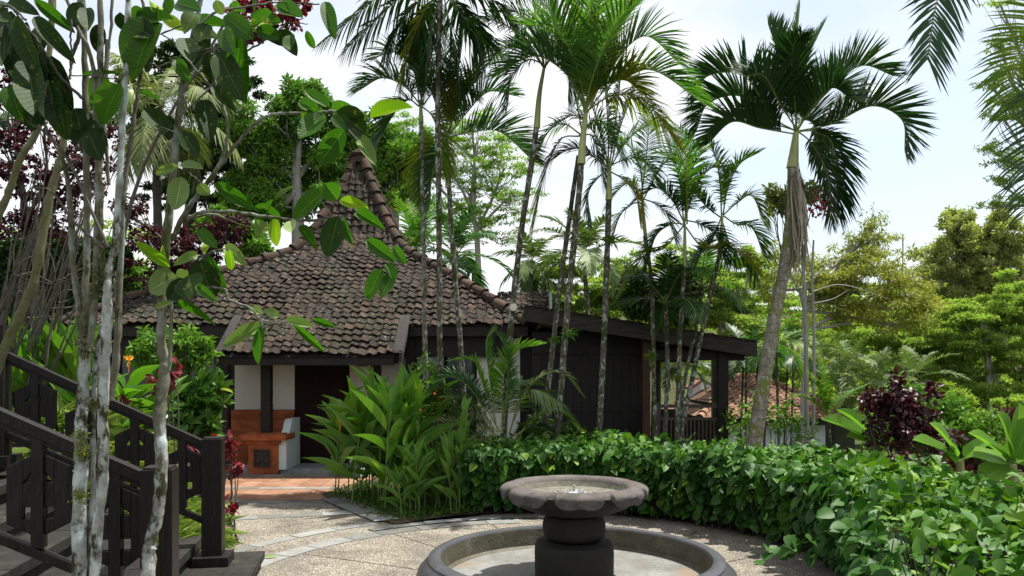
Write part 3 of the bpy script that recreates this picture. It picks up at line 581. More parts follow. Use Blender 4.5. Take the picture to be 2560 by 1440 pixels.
b.grid(np.array(G), .5, cu=True); part('pedestal_block', b, M['lavashade'], fo)
b = MB(); b.lathe([(.17, .455), (.235, .47), (.268, .50), (.28, .54), (.282, .60), (.272, .65), (.25, .685), (.2, .70)], (BX, FY, 0), 64); part('pedestal_ball', b, M['lavashade'], fo)
b = MB(); n = 240; th = np.linspace(0, 2 * math.pi, n, endpoint=False); NPET = 8
ph = (th + .3927) * NPET / (2 * math.pi); fr = ph - np.floor(ph) - .5
q_ = np.abs(fr) / .415; lob = np.sqrt(np.clip(1 - ((q_ - .45) / .55) ** 2, 0, 1)); lob = np.where(q_ < .45, np.maximum(lob, .84), lob)
inpet = sm((.43 - np.abs(fr)) / .025)
G = []
for k, (r_, z, f) in enumerate([(.475, .925, 0), (.485, .945, 0), (.51, .96, .1), (.55, .968, .3), (.585, .962, .6), (.615, .95, .9), (.632, .932, 1), (.638, .915, 1)]):
    rr = r_ + .042 * inpet * f - .02 * f + .006 * np.cos(fr * 6.28) * f; zz_ = z + 0 * th
    G.append(np.stack([BX + rr * np.cos(th), FY + rr * np.sin(th), zz_], 1))
for t_ in (.35, .7, 1.):
    rr = .612 + .042 * inpet + .008 * math.sin(t_ * 3) - .012 * t_; zz_ = .915 - t_ * (.010 + .072 * lob)
    G.append(np.stack([BX + rr * np.cos(th), FY + rr * np.sin(th), zz_], 1))
rr = .592 + .03 * inpet; G.append(np.stack([BX + rr * np.cos(th), FY + rr * np.sin(th), .915 - (.004 + .064 * lob)], 1))
G.append(np.stack([BX + .58 * np.cos(th), FY + .58 * np.sin(th), .89 + 0 * th], 1))
b.grid(np.array(G), .5, cu=True); part('bowl_rim', b, M['lava'], fo)
b = MB(); b.lathe([(.595, .90), (.585, .87), (.55, .825), (.47, .765), (.38, .73), (.29, .705), (.2, .695), (.1, .695)], (BX, FY, 0), 96); part('bowl_underside', b, M['lavashade'], fo)
b = MB(); b.lathe([(.477, .928), (.465, .90), (.45, .875), (.3, .868), (.01, .866)], (BX, FY, 0), 96); part('bowl_inside', b, M['bowlin'], fo)
b = MB()
for k in range(70):
    a = random.uniform(0, 6.28); r_ = random.uniform(.07, .24); s_ = random.uniform(.008, .016); c_ = (BX + r_ * math.cos(a), FY + r_ * math.sin(a), .872); b.lathe([(0, s_), (s_ * .8, s_ * .6), (s_, 0)], c_, 7, rnd=random.random())
part('pebbles', b, m_stone('small_pebble', [(.3, (.1, .1, .1)), (.7, (.5, .5, .48))], 25), fo)
b = MB(); b.lathe([(0, .075), (.012, .07), (.018, .05), (.016, .03), (.03, .012), (.07, .004), (.11, .0)], (BX, FY, .882), 20); part('water_jet', b, M['water'], fo)
b = MB(); b.lathe([(0.44, .878), (.01, .878)], (BX, FY, 0), 64); 
# ---------------------------------------------------------------- stairs and railings
U = np.array((-.985, -.175, 0)); W = np.array((.175, -.985, 0)); O = np.array((-2.8, 7.5, 0)); ZU = np.array((0, 0, 1.))
def sw(s, w_, z=0.): return O + U * s + W * w_ + ZU * z
b = MB(); sk = [-.41, .17] + [.17 + .35 * k for k in range(1, 14)]
for k, s in enumerate(sk):
    z = .17 * (k + 1); s2 = 6.2
    for j in range(3):
        w0, w1 = -.45 + j * 1.3, -.45 + (j + 1) * 1.3 - .012; th_ = .075
        jj = random.uniform(-.012, .012)
        b.obox(sw(s + jj, w0, z - th_), U * (.75), W * (w1 - w0), ZU * (th_ + random.uniform(-.004, .004)), rnd=random.random())
    b.obox(sw(s + .035, -.42, -.1), U * (s2 - s), W * 3.82, ZU * (z - th_ + .098 - .0))
stairs = struct('stone_steps', b, M['step'], label='dark stone steps rising to the left', cat='steps')
def hexboard(b, c, wd=.34, ht=.50, th=.035):
    # elongated hexagon plate in the U-Z plane with four triangular openings, built from strips
    hw = wd / 2; ap = .085; hh = ht / 2
    def yt(x): return hh - ap * abs(x) / hw
    cuts = [(.035, .085, hh - .2, hh - .13), (.035, .085, -hh + .13, -hh + .2)]
    xs = [0, .035, .085, hw]
    for sgn in (-1, 1):
        def q(pts):
            f = [c + U * (sgn * x) + ZU * z - W * th / 2 for x, z in pts]; g = [p + W * th for p in f]; n_ = len(pts)
            k = list(range(n_)); Qs = [[i, (i + 1) % n_, (i + 1) % n_ + n_, i + n_] for i in range(n_)]
            if n_ == 4: b.add(f + g, Q=Qs + [k, [x_ + 4 for x_ in k]])
            else: b.add(f + g, Q=Qs, T=[k, [x_ + 3 for x_ in k]])
        q([(0, -yt(0)), (.035, -yt(.035)), (.035, yt(.035)), (0, yt(0))])
        q([(.085, -yt(.085)), (hw, -yt(hw)), (hw, yt(hw)), (.085, yt(.085))])
        zt0, zt1 = hh - .18, hh - .11; zb0, zb1 = -hh + .11, -hh + .18
        q([(.035, zt1), (.085, zt0), (.085, yt(.085)), (.035, yt(.035))]); q([(.035, zb1), (.085, zb1), (.085, zt0), (.035, zt0)]); q([(.035, -yt(.035)), (.085, -yt(.085)), (.085, zb0), (.035, zb0)])
def rail(nm, label, s0, w_, ztop, slope, bal, post_bot, length, base, psz=.09, top_th=.075, railw=.085, second=True):
    t_ = thing(nm, label, 'railing', sw(s0, w_, post_bot), 'railings of the stone steps')
    b = MB(); b.obox(sw(s0 - psz, w_ - psz, post_bot), U * psz * 2, W * psz * 2, ZU * (ztop + .015 - post_bot)); b.obox(sw(s0 - psz + .012, w_ - psz + .012, ztop + .015), U * (psz * 2 - .024), W * (psz * 2 - .024), ZU * .012); part('newel_post', b, M['woodstain'], t_, False)
    if base:
        b = MB(); b.obox(sw(s0 - .16, w_ - .17, .172), U * .32, W * .34, ZU * .085); part('post_base', b, M['woodstain'], t_, False)
    d = U * length + ZU * length * slope
    b = MB(); b.obox(sw(s0 + psz, w_ - railw / 2, ztop - top_th), d, W * railw, ZU * top_th); b.obox(sw(s0 + psz, w_ - railw / 2 + .015, ztop - top_th - .03), d, W * (railw - .03), ZU * .03); part('handrail', b, M['woodstain'], t_, False)
    b = MB(); b.obox(sw(s0 + psz, w_ - .035, ztop - .78), d, W * .07, ZU * .06); part('bottom_rail', b, M['woodstain'], t_, False)
    for s in bal:
        zc = ztop + (s - s0) * slope
        b = MB(); b.obox(sw(s - .034, w_ - .036, zc - .76), U * .068, W * .072, ZU * .70); bl = part('baluster', b, M['woodstain'], t_, False)
        b = MB(); hexboard(b, sw(s, w_, zc - .45)); part('carved_board', b, M['woodstain'], bl, False)
    for o_ in [t_] + list(t_.children):
        for c_ in [o_] + list(o_.children):
            if c_.type == 'MESH' and not c_.modifiers: bv = c_.modifiers.new('bevel', 'BEVEL'); bv.width = .004; bv.segments = 2
    return t_
rail('stair_railing', 'dark carved railing on the far side of the stone steps', 0, 0, 1.325, .492, [.27, .69, 1.11, 1.53], .25, 1.72, True)
b = MB()
rail('stair_railing', 'dark carved railing on the near side of the stone steps behind the pale trunks', -.205, 2.78, 1.385, .487, [.04, .46, .9, 1.35, 1.8], .0, 2.6, False)
# ---------------------------------------------------------------- palms
def frond(b, P, ll, lw, n=48, vee=25, a0=75, a1=28, start=.16, droop=.35, rnd=None, tip=.35, rr=.014, upv=None, jit=.06, seg=4, mr=1):
    P = cat_rom(P, 8); sg = np.r_[0, np.cumsum(np.linalg.norm(np.diff(P, axis=0), axis=1))]; Lt = sg[-1]
    b.tube(P, np.linspace(rr, rr * .25, len(P)), 5, m=mr, rnd=.5, cap=False)
    t = np.linspace(start, 1, n) ; t = np.clip(t + rng.normal(0, .15 / n, n), 0, 1)
    tt = np.clip((t - start) / (1 - start), 0, 1)
    p = np.stack([np.interp(t * Lt, sg, P[:, k]) for k in range(3)], 1); q = np.stack([np.interp(np.minimum(t * Lt + .02 * Lt, Lt), sg, P[:, k]) for k in range(3)], 1); q0 = np.stack([np.interp(t * Lt - .02 * Lt, sg, P[:, k]) for k in range(3)], 1)
    T = nrm(q - q0); hz = unit((P[-1] - P[0]) * (1, 1, 0) + (1e-4, 0, 0)); sd0 = np.array((hz[1], -hz[0], 0.))
    pass
    S = nrm(sd0[None] - (T @ sd0)[:, None] * T)
    if upv is not None: S = nrm(np.cross(T, np.array(upv, float)))
    Up = np.cross(S, T); Up = np.where((np.cross(sd0, hz) @ np.array((0, 0, 1.)) < 0), -Up, Up)
    fl = 1. if upv is not None else np.sign(Up[0] @ np.array((0, 0, 1.)) + .3 * (Up[0] @ -hz)) or 1; Up = Up * fl
    env = np.minimum(1, .45 + tt * 2.6) * (1 - (1 - tip) * np.clip((tt - .45) / .55, 0, 1) ** 1.6)
    ang = np.radians(a0 + (a1 - a0) * tt ** .9)
    k = np.linspace(0, 1, seg); r0 = .5 if rnd is None else rnd
    wk = np.array([.55, 1., .8, .06]) if seg == 4 else np.interp(k, [0, .3, .7, 1], [.55, 1, .8, .06])
    for sgn in (-1, 1):
        an = ang + rng.normal(0, jit, n); ve = np.radians(vee) + rng.normal(0, .10, n); l_ = ll * env * rng.uniform(.88, 1.08, n)
        D = T * np.cos(an)[:, None] + (S * sgn * np.cos(ve)[:, None] + Up * np.sin(ve)[:, None]) * np.sin(an)[:, None]; D = nrm(D)
        Wd = nrm(np.cross(D, nrm(np.cross(D, Up) * 1.0 + 0 * D))); Wd = nrm(T - (T * D).sum(1, keepdims=True) * D)
        G = p[:, None] + D[:, None] * (l_[:, None, None] * k[None, :, None])
        dr = droop * rng.uniform(.6, 1.4, n); G[..., 2] -= (dr * l_)[:, None] * (k ** 2)[None]
        ww = lw * .5 * np.minimum(1, env * 1.2)[:, None] * wk[None]
        V = np.stack([G - Wd[:, None] * ww[..., None], G + Wd[:, None] * ww[..., None]], 2)   # n,seg,2,3
        idx = np.arange(n * seg * 2).reshape(n, seg, 2); Q = np.stack([idx[:, :-1, 0], idx[:, :-1, 1], idx[:, 1:, 1], idx[:, 1:, 0]], -1).reshape(-1, 4)
        Q = np.concatenate([Q, np.stack([idx[:-1, 0, 0], idx[:-1, 0, 1], idx[1:, 0, 1], idx[1:, 0, 0]], -1)])   # the leaflet bases join along the stalk
        lc = np.zeros((n, seg, 2, 3)); lc[..., 0] = np.array([-1, 1])[None, None]; lc[..., 1] = k[None, :, None]; lc[..., 2] = np.clip(r0 + rng.normal(0, .13, n), 0, 1)[:, None, None]
        b.add(V.reshape(-1, 3), Q, lc=lc.reshape(-1, 3))
def arch(base, az, el, Ln, curl, n=7, side=0.):
    base = np.array(base, float); out = [base]; p = base.copy(); e = R(el); a = R(az)
    for i in range(n):
        t = (i + .5) / n; ee = e - R(curl) * t ** 1.25; aa = a + R(side) * t
        p = p + np.array((math.cos(aa) * math.cos(ee), math.sin(aa) * math.cos(ee), math.sin(ee))) * Ln / n; out.append(p.copy())
    return out
GREEN = 'palms with slender ringed trunks among the garden'
def palm(name, label, trunk, Y, r0, r1, crown=None, shaft=None, fr=(), auto=None, style='palm', tmat='palm_pole', ll=.5, lw=.04, vee=22, n=46, droop=.35, jit=.07, group=GREEN, extra=None, cat='palm tree', ground=True, sty2=None, shr=None):
    pts = [at(x, y, Y + (d[0] if d else 0)) for x, y, *d in trunk]
    if ground:
        g = pts[0].copy(); g2 = float(hgt(g[0], g[1])) - .06
        if g[2] > g2: pts = [np.array((g[0] - (pts[1][0] - g[0]) / max(.1, pts[1][2] - g[2]) * (g[2] - g2) * .5, g[1], g2))] + pts
        else: pts[0][2] = g2
    root = thing(name, label, cat, pts[0], group)
    b = MB(); c = cat_rom(pts, 8); k = len(c); rad = np.linspace(r0, r1, k) * (.78 if r0 < .15 else 1.); rad[:3] *= (1.35, 1.2, 1.08)
    rad = rad * (1 + .05 * np.sin(np.arange(k) * 2.1)); b.tube(c, rad, 12, wob=.03); tr = part('trunk', b, M[tmat], root)
    top = pts[-1]
    if shaft:
        s = [at(x, y, Y) for x, y in shaft]; b = MB(); rs = (shr or r1 * 1.1) * .85; b.tube(cat_rom(s, 5), np.linspace(rs, rs * .45, len(cat_rom(s, 5))), 10); part('crownshaft', b, M['shaft'], root); top = s[-1]
    if crown is not None: top = at(*crown, Y)
    for f in fr:
        kw = dict(f[-1]) if isinstance(f[-1], dict) else {}; pp = f[:-1] if isinstance(f[-1], dict) else f
        dY = kw.pop('dY', 0.); st = kw.pop('st', style); nn = len(pp)
        P = [top + rng.normal(0, .02, 3)] + [at(q[0], q[1], Y + dY * (i + 1) / nn) for i, q in enumerate(pp)]
        b = MB(); a_ = dict(ll=ll, lw=lw, vee=vee, n=n, droop=droop, rnd=random.uniform(.2, .75), jit=jit); a_.update(kw); frond(b, P, **a_); part('frond', b, [M[st], M['rachis']], root)
    if auto:
        na, Ln, e0, e1, c0, c1 = auto; az = random.uniform(0, 360)
        for i in range(na):
            f = i / max(1, na - 1); az += 137.5 + random.uniform(-12, 12)
            b = MB(); P = arch(top, az, e0 + (e1 - e0) * f, Ln * random.uniform(.85, 1.1) * (.75 + .25 * math.sin(f * 3.14)), c0 + (c1 - c0) * f + random.uniform(-8, 8), side=random.uniform(-25, 25))
            frond(b, P, ll, lw, n, vee, droop=droop, rnd=min(.95, max(.05, .45 + .25 * math.sin(i * 2.3)))); part('frond', b, [M[sty2 if sty2 and i > na * .7 else style], M['rachis']], root)
    return root
# far coconut and background palms first
palm('coconut_palm', 'tall grey coconut palm with drooping fronds behind the left trees', [(398, 900), (396, 640), (392, 420), (400, 265)], 27, .17, .12, style='coconut', auto=(17, 3.2, 80, -55, 60, 75), ll=.95, lw=.06, vee=-15, n=44, droop=.5, tmat='bark_dark', group='background palms')
palm('coconut_palm', 'small distant palm with upright crown low between the two leaning trunks', [(1330, 760), (1332, 700), (1330, 655)], 30, .12, .1, style='palm_pale', auto=(14, 1.9, 85, -40, 50, 80), ll=.55, lw=.07, vee=0, n=30, tmat='bark_dark', group='background palms')
palm('background_palm', 'sunlit feather palm standing behind the verandah roof left of the mossy trunk', [(1470, 900), (1468, 760), (1462, 690)], 21, .08, .07, shaft=[(1462, 690), (1460, 640)], style='palm_pale', auto=(12, 2.0, 85, -10, 50, 95), ll=.5, lw=.05, n=40, tmat='palm_pole', group='background palms')
palm('background_palm', 'soft green palm with drooping fronds rising just behind the right roof ridge', [(1140, 820), (1142, 640)], 22, .09, .07, style='palm_blue', auto=(13, 2.0, 85, -30, 55, 90), ll=.5, lw=.05, n=40, group='background palms')
palm('background_palm', 'dense fan of narrow fronds behind the steep roof peak', [(1040, 760), (1040, 640)], 24, .1, .08, style='palm', auto=(14, 2.3, 88, 30, 30, 70), ll=.5, lw=.05, n=40, group='background palms')
for px, py, Y, sz, lb in ((1866, 880, 20, 1.25, 'small palm of the thin stemmed grove right beside the verandah post'), (1700, 905, 22, 1.1, 'small palm of the thin stemmed grove seen through the verandah'), (1985, 880, 21, 1.3, 'slim palm between the mossy big trunk and the grey tree trunks'), (1940, 850, 19, 1.3, 'slim palm with its crown touching the mossy big trunk'), (2190, 960, 27, 1.9, 'yellowish bushy palm behind the dark red shrub'), (2280, 940, 30, 2.0, 'yellowish bushy palm in front of the feathery slope'), (2120, 920, 29, 2.0, 'yellowish bushy palm above the cottage eave'), (2060, 900, 31, 1.9, 'grey green palm behind the cottage roof')):
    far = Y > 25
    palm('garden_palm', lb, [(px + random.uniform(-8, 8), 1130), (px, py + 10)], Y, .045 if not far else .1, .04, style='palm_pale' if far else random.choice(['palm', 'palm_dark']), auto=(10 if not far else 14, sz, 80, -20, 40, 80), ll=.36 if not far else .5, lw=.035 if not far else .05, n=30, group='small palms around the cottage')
for k, (px, lb) in enumerate(((1845, 'straight thin bare stem'), (1880, 'thin stem leaning slightly right'), (1905, 'thin dark stem'), (1955, 'thin stem close behind the mossy trunk'))):
    t_ = thing('thin_palm', lb + f' before the cottage roof, {["leftmost", "second", "third", "rightmost"][k]} of four', 'palm tree', (*at(px, 1100, 22)[:2], -1.7), 'thin palms before the cottage'); b = MB(); p = at(px, 1100, 22); p[2] = -1.7; q = at(px + 14, 900, 22); b.tube([p, (p + q) / 2, q], [.035, .03, .025], 7); part('trunk', b, M['bark_dark'], t_)
    for j in range(7):
        b = MB(); frond(b, arch(q, j * 53 + k * 20, 60 - j * 9, .95, 70), .3, .03, 26, 15); part('frond', b, [M['palm_dark'], M['rachis']], t_)
# front row palms
palm('slender_palm', 'pale slender palm, leftmost of the three before the roof', [(1072, 1200), (1064, 940), (1058, 600), (1053, 300)], 13, .058, .042, crown=(1051, 262), shaft=[(1053, 305), (1051, 250)], tmat='palm_pole_p', style='palm_blue', ll=.6, lw=.022, n=64, vee=35, fr=[
    ((1010, 215), (955, 195), (900, 225), dict(vee=45)), ((1020, 250), (985, 285), (960, 330), dict(st='palm_dark')), ((1040, 200), (1030, 120), (1010, 60)), ((1065, 190), (1090, 110), (1130, 60)),
    ((1085, 230), (1130, 210), (1180, 240)), ((1080, 290), (1100, 350), (1105, 420), dict(st='palm_yellow')), ((1035, 180), (985, 130), (930, 150)), ((1050, 210), (1055, 140), (1045, 70), dict(dY=.6))])
palm('slender_palm', 'slender palm with dark broad ragged crown at the top edge, middle of the three', [(1104, 1200), (1100, 900), (1097, 500), (1094, 300), (1098, 60), (1104, -60)], 12.6, .06, .05, crown=(1104, -30), style='palm_dark', ll=.5, lw=.05, n=36, vee=5, droop=.55, fr=[
    ((1010, -60), (900, 30), (800, 110), dict(droop=.5)), ((1020, -20), (930, 60), (860, 130)), ((1040, 10), (990, 80), (960, 150)), ((1060, 30), (1020, 130), (1000, 230), dict(st='palm_yellow')), ((1085, 50), (1070, 150), (1060, 250)),
    ((1140, 20), (1190, 90), (1210, 180)), ((1180, -20), (1260, 20), (1310, 90)), ((1120, 40), (1140, 130), (1150, 220)), ((1160, -60), (1240, -60), (1320, -20)), ((1080, 20), (1050, 70), (1020, 120), dict(dY=.6)), ((1140, 10), (1180, 60), (1240, 130), dict(dY=.6))])
palm('slender_palm', 'slender palm with fronds fanned upward and one arching right, third of the three', [(1172, 1200), (1155, 910), (1130, 600), (1120, 400)], 13.2, .062, .05, shaft=[(1120, 470), (1118, 340)], style='palm_blue', ll=.6, lw=.024, n=62, vee=40, droop=.2, fr=[
    ((1180, 330), (1250, 330), (1330, 400), dict(ll=.75, vee=55)), ((1120, 260), (1115, 170), (1112, 90), dict(vee=10)), ((1150, 260), (1190, 190), (1225, 120)), ((1090, 260), (1060, 180), (1040, 120)), ((1145, 270), (1175, 220), (1195, 200), dict(st='palm_yellow')),
    ((1090, 340), (1068, 400), (1060, 480), dict(st='palm_yellow')), ((1135, 250), (1150, 150), (1160, 80)), ((1160, 290), (1220, 230), (1290, 240)), ((1100, 370), (1080, 440), (1075, 510))])
palm('leaning_palm', 'dark leaning palm trunk carrying a round lamp at the corner of the house', [(1255, 1200), (1270, 900), (1298, 620), (1330, 400), (1342, 310)], 12.5, .065, .055, shaft=[(1342, 320), (1348, 240), (1360, 170)], style='palm_blue', ll=.5, lw=.022, n=56, vee=20, fr=[
    ((1340, 90), (1290, 30), (1240, 30)), ((1330, 130), (1260, 120), (1190, 200)), ((1320, 150), (1280, 190), (1270, 260)), ((1370, 100), (1390, 40), (1400, -30)), ((1390, 140), (1420, 190), (1420, 250), dict(st='palm_dark')), ((1350, 80), (1330, 0), (1320, -60)), ((1300, 90), (1230, 50), (1160, 70)), ((1395, 110), (1450, 80), (1490, 110))])
b = MB(); root = palm('leaning_palm', 'very dark thin palm leaning right, close beside the tallest palm', [(1350, 1200), (1375, 930), (1400, 720), (1430, 500), (1446, 390)], 13.1, .06, .045, crown=(1452, 340), style='palm', ll=.5, lw=.026, n=54, vee=10, fr=[
    ((1400, 350), (1360, 440), (1335, 560), dict(ll=.7, lw=.034, n=60, droop=.5, st='palm_yellow', rnd=.25)), ((1410, 310), (1370, 330), (1330, 420), dict(ll=.6)), ((1440, 250), (1420, 170), (1380, 110)), ((1490, 300), (1530, 330), (1560, 400)), ((1470, 260), (1500, 180), (1540, 130)), ((1480, 340), (1500, 400), (1510, 460), dict(st='palm_dark'))])
palm('tall_feather_palm', 'tallest palm with bright green feather fronds fanned across the top centre', [(1385, 1200), (1398, 1030), (1418, 780), (1448, 480), (1453, 400)], 12, .068, .056, shaft=[(1453, 410), (1458, 340), (1465, 280)], shr=.075, style='palm', ll=.7, lw=.027, n=78, vee=38, droop=.22, fr=[
    ((1440, 180), (1380, 80), (1300, 60)), ((1430, 200), (1340, 140), (1240, 190), dict(st='palm_blue')), ((1450, 150), (1430, 20), (1400, -80)), ((1480, 150), (1500, 20), (1500, -100), dict(vee=20)), ((1500, 160), (1570, 40), (1650, -40)),
    ((1520, 180), (1610, 90), (1700, 160), dict(st='palm_blue')), ((1530, 210), (1630, 175), (1760, 260), dict(ll=.6, st='palm')), ((1530, 240), (1610, 250), (1700, 370), dict(st='palm_yellow', vee=10, droop=.5)), ((1500, 220), (1560, 200), (1600, 230), dict(st='palm_yellow')),
    ((1470, 130), (1480, 0), (1470, -120), dict(dY=-1.2)), ((1440, 160), (1390, 60), (1340, -40), dict(dY=-1.)), ((1520, 130), (1590, 0), (1640, -80), dict(dY=.8)), ((1490, 170), (1540, 60), (1600, 0), dict(dY=-1.2)), ((1410, 170), (1350, 110), (1290, 120), dict(dY=.8))])
rt = palm('slender_palm', 'mossy palm with fern tufts under an open fan crown right of the tallest palm', [(1492, 1200), (1500, 1040), (1512, 800), (1522, 500)], 12.8, .062, .06, crown=(1524, 420), shaft=[(1522, 500), (1524, 410)], style='palm_blue', ll=.5, lw=.022, n=54, vee=20, fr=[
    ((1520, 330), (1515, 250), (1500, 160)), ((1550, 320), (1580, 240), (1600, 180)), ((1570, 350), (1630, 310), (1690, 330), dict(st='palm')), ((1490, 340), (1440, 290), (1390, 310)), ((1480, 390), (1430, 370), (1380, 400), dict(st='palm_dark')), ((1560, 400), (1610, 400), (1650, 470)),
    ((1540, 300), (1550, 210), (1560, 130)), ((1500, 330), (1470, 240), (1430, 190)), ((1490, 450), (1470, 490), (1480, 560), dict(ll=.3)), ((1560, 450), (1590, 490), (1600, 560), dict(ll=.35, st='palm_yellow'))])
palm('cluster_palm', 'left palm of the bushy cluster before the verandah, thin open crown', [(1640, 1190), (1634, 900), (1628, 700), (1612, 590)], 13.3, .05, .04, shaft=[(1616, 620), (1606, 500)], style='palm', ll=.42, lw=.02, n=52, vee=15, auto=None, fr=[
    ((1600, 420), (1570, 360), (1530, 340)), ((1615, 400), (1620, 300), (1600, 230), dict(st='palm_blue')), ((1640, 440), (1670, 400), (1710, 400)), ((1580, 510), (1550, 540), (1530, 600)), ((1640, 510), (1670, 540), (1690, 610), dict(st='palm_dark')), ((1580, 460), (1550, 470), (1520, 510))])
palm('cluster_palm', 'middle palm of the bushy cluster with yellow flower stalks and upright crown', [(1690, 1190), (1698, 900), (1705, 760), (1712, 660)], 13, .055, .045, shaft=[(1712, 690), (1712, 560)], style='palm', ll=.5, lw=.026, n=54, vee=25, fr=[
    ((1700, 460), (1680, 400), (1640, 380), dict(st='palm_yellow')), ((1720, 450), (1725, 380), (1700, 320)), ((1740, 470), (1780, 420), (1830, 430), dict(st='palm_yellow')), ((1680, 500), (1640, 470), (1590, 500), dict(st='palm_dark')), ((1730, 430), (1750, 390), (1790, 360), dict(st='palm_lime')),
    ((1680, 560), (1640, 590), (1620, 660), dict(st='palm_dark')), ((1750, 560), (1790, 590), (1810, 650), dict(st='palm_dark')), ((1660, 620), (1610, 640), (1560, 720), dict(st='palm_yellow')), ((1760, 620), (1830, 620), (1900, 690), dict(st='palm_yellow')), ((1715, 440), (1695, 370), (1690, 340), dict(dY=-1))])
palm('cluster_palm', 'right palm of the bushy cluster leaning right with a lone upright frond', [(1680, 1190), (1730, 950), (1770, 760), (1798, 640)], 13.2, .055, .045, shaft=[(1798, 650), (1806, 540)], style='palm', ll=.48, lw=.023, n=54, vee=25, fr=[
    ((1820, 470), (1850, 410), (1900, 380), dict(st='palm_lime', vee=45)), ((1800, 460), (1790, 400), (1770, 350)), ((1840, 510), (1880, 490), (1910, 560), dict(st='palm_yellow')), ((1840, 560), (1880, 570), (1910, 640)), ((1770, 520), (1730, 480), (1700, 500), dict(st='palm_dark')), ((1830, 620), (1870, 640), (1900, 700)), ((1780, 600), (1750, 640), (1730, 700), dict(st='palm_dark'))])
palm('cluster_palm', 'short dark palm low inside the bushy cluster', [(1655, 1190), (1668, 950), (1664, 760)], 13.5, .05, .045, style='palm_dark', ll=.42, lw=.024, n=46, vee=10, auto=(10, 1.3, 80, 10, 40, 75))
palm('cluster_palm', 'thin mottled palm crossing behind the verandah railing', [(1715, 1190), (1705, 1000), (1740, 820), (1755, 720)], 13.7, .045, .04, style='palm', ll=.4, lw=.022, n=46, vee=10, auto=(9, 1.2, 80, 10, 45, 80))
# the big palm on the right
big = palm('big_palm', 'big mossy palm with arching dark fronds and a skirt of dead leaves', [(1876, 1190), (1896, 1040), (1932, 820), (1962, 660), (1978, 520), (1981, 395)], 13.3, .15, .072, shaft=[(1981, 420), (1990, 330)], shr=.12, style='palm_dark', tmat='palm_big', ll=.74, lw=.036, n=88, vee=52, droop=.10, jit=.1, group=None, fr=[
    ((1985, 200), (1990, 120), (2000, 10), dict(ll=.5, vee=20, st='palm', a0=45)), ((2000, 210), (2030, 120), (2060, 60), dict(ll=.55, vee=20, st='palm', a0=45)), ((2060, 240), (2150, 165), (2235, 190)), ((2080, 310), (2180, 265), (2255, 300), (2262, 380)), ((2040, 330), (2085, 370), (2095, 540), dict(vee=20, ll=.7, droop=.3)), ((2030, 360), (2070, 440), (2080, 560), dict(vee=0, ll=.6)),
    ((1930, 290), (1860, 190), (1770, 190), (1745, 240)), ((1900, 320), (1830, 305), (1770, 360), dict(vee=55)), ((1920, 300), (1850, 240), (1770, 260), (1740, 330), dict(dY=.8)), ((1960, 200), (1940, 120), (1920, 60), dict(ll=.7, a0=55)), ((1985, 230), (1980, 130), (2005, 80), dict(dY=-1.3, ll=.6, vee=10, a0=50)), ((2030, 270), (2080, 220), (2130, 250), dict(dY=-1.2, ll=.7)), ((1950, 260), (1910, 190), (1860, 190), dict(dY=-1.2, ll=.7)), ((2010, 300), (2040, 320), (2050, 400), dict(dY=.8))])
b = MB()
for k in range(95):
    a = random.uniform(0, 6.28); h = random.uniform(0, 1); p = at(1984, 410 + 120 * h, 13.3) + (.085 * math.cos(a), .085 * math.sin(a), 0); ln = random.uniform(.6, 1.55) * (1.15 - .3 * h)
    dx = random.gauss(.07, .05); P = [p, p + (dx * .5 + .05 * math.cos(a), .1 * math.sin(a), -ln * .3), p + (dx, .14 * math.sin(a), -ln * .7), p + (dx * 1.2 + random.gauss(0, .07), .12 * math.sin(a), -ln)]
    c = cat_rom(P, 4); wv = np.array((math.sin(a + 1), math.cos(a), .2)); wv = unit(wv) * random.uniform(.014, .042); f = np.interp(np.linspace(0, 1, len(c)), [0, .5, 1], [.7, 1, .1])[:, None]
    b.grid(np.stack([c - wv * f, c + wv * f], 1), random.random())
part('dead_frond_skirt', b, M['dead'], big)
fr_ = thing('red_palm_fruit_cluster', 'hanging bunch of dark red fruits beside the dead leaf skirt', 'fruit', at(2040, 500, 13.2)); b = MB(); b.tube([at(1990, 480, 13.3), at(2020, 480, 13.2), at(2042, 500, 13.2)], .012, 5, m=1)
for k in range(60):
    p = at(random.gauss(2044, 13), random.gauss(515, 16), 13.2 + random.uniform(-.1, .1)); s_ = .022; b.lathe([(0, s_), (s_ * .8, s_ * .55), (s_, 0), (s_ * .8, -s_ * .55), (0, -s_)], p, 7)
for k in range(6): b.tube([at(2035, 500, 13.2), at(2044 + random.gauss(0, 12), 520 + random.gauss(0, 12), 13.2)], .005, 4, m=1)
part('fruit', b, [M['fruit'], M['bark_twig']], fr_)
# palm fronds hanging in at the top right, from a near palm standing just out of frame
nr = palm('near_palm', 'near palm whose trunk stands out of view and whose dark fronds hang in from above', [(2960, 1500), (2900, 600), (2780, -80)], 7.5, .11, .08, crown=(2760, -140), style='palm_dark', ll=.42, lw=.022, n=64, vee=8, droop=.25, group=None, fr=[
    ((2620, -250), (2440, -170), (2350, -20), (2318, 150), dict(ll=.42, tip=.75, a1=40, n=64, lw=.028, upv=(0, -1, .1), vee=12)), ((2690, -60), (2590, 60), (2540, 170), (2524, 285), dict(st='palm_yellow', rnd=.1, ll=.55, tip=.6, a1=50, a0=85, n=60, lw=.022, upv=(0, -1, .1), vee=10)), ((2700, 60), (2640, 200), (2590, 350), (2560, 540), dict(ll=.5, tip=.6, a1=50, n=56, lw=.024, upv=(0, -1, .1), vee=10)), ((2800, -300), (2900, -350), (3000, -200)), ((2850, 0), (2920, 100), (2960, 300)), ((2760, -350), (2780, -500), (2850, -600)), ((2720, 0), (2660, 200), (2640, 420), dict(dY=-.7))])
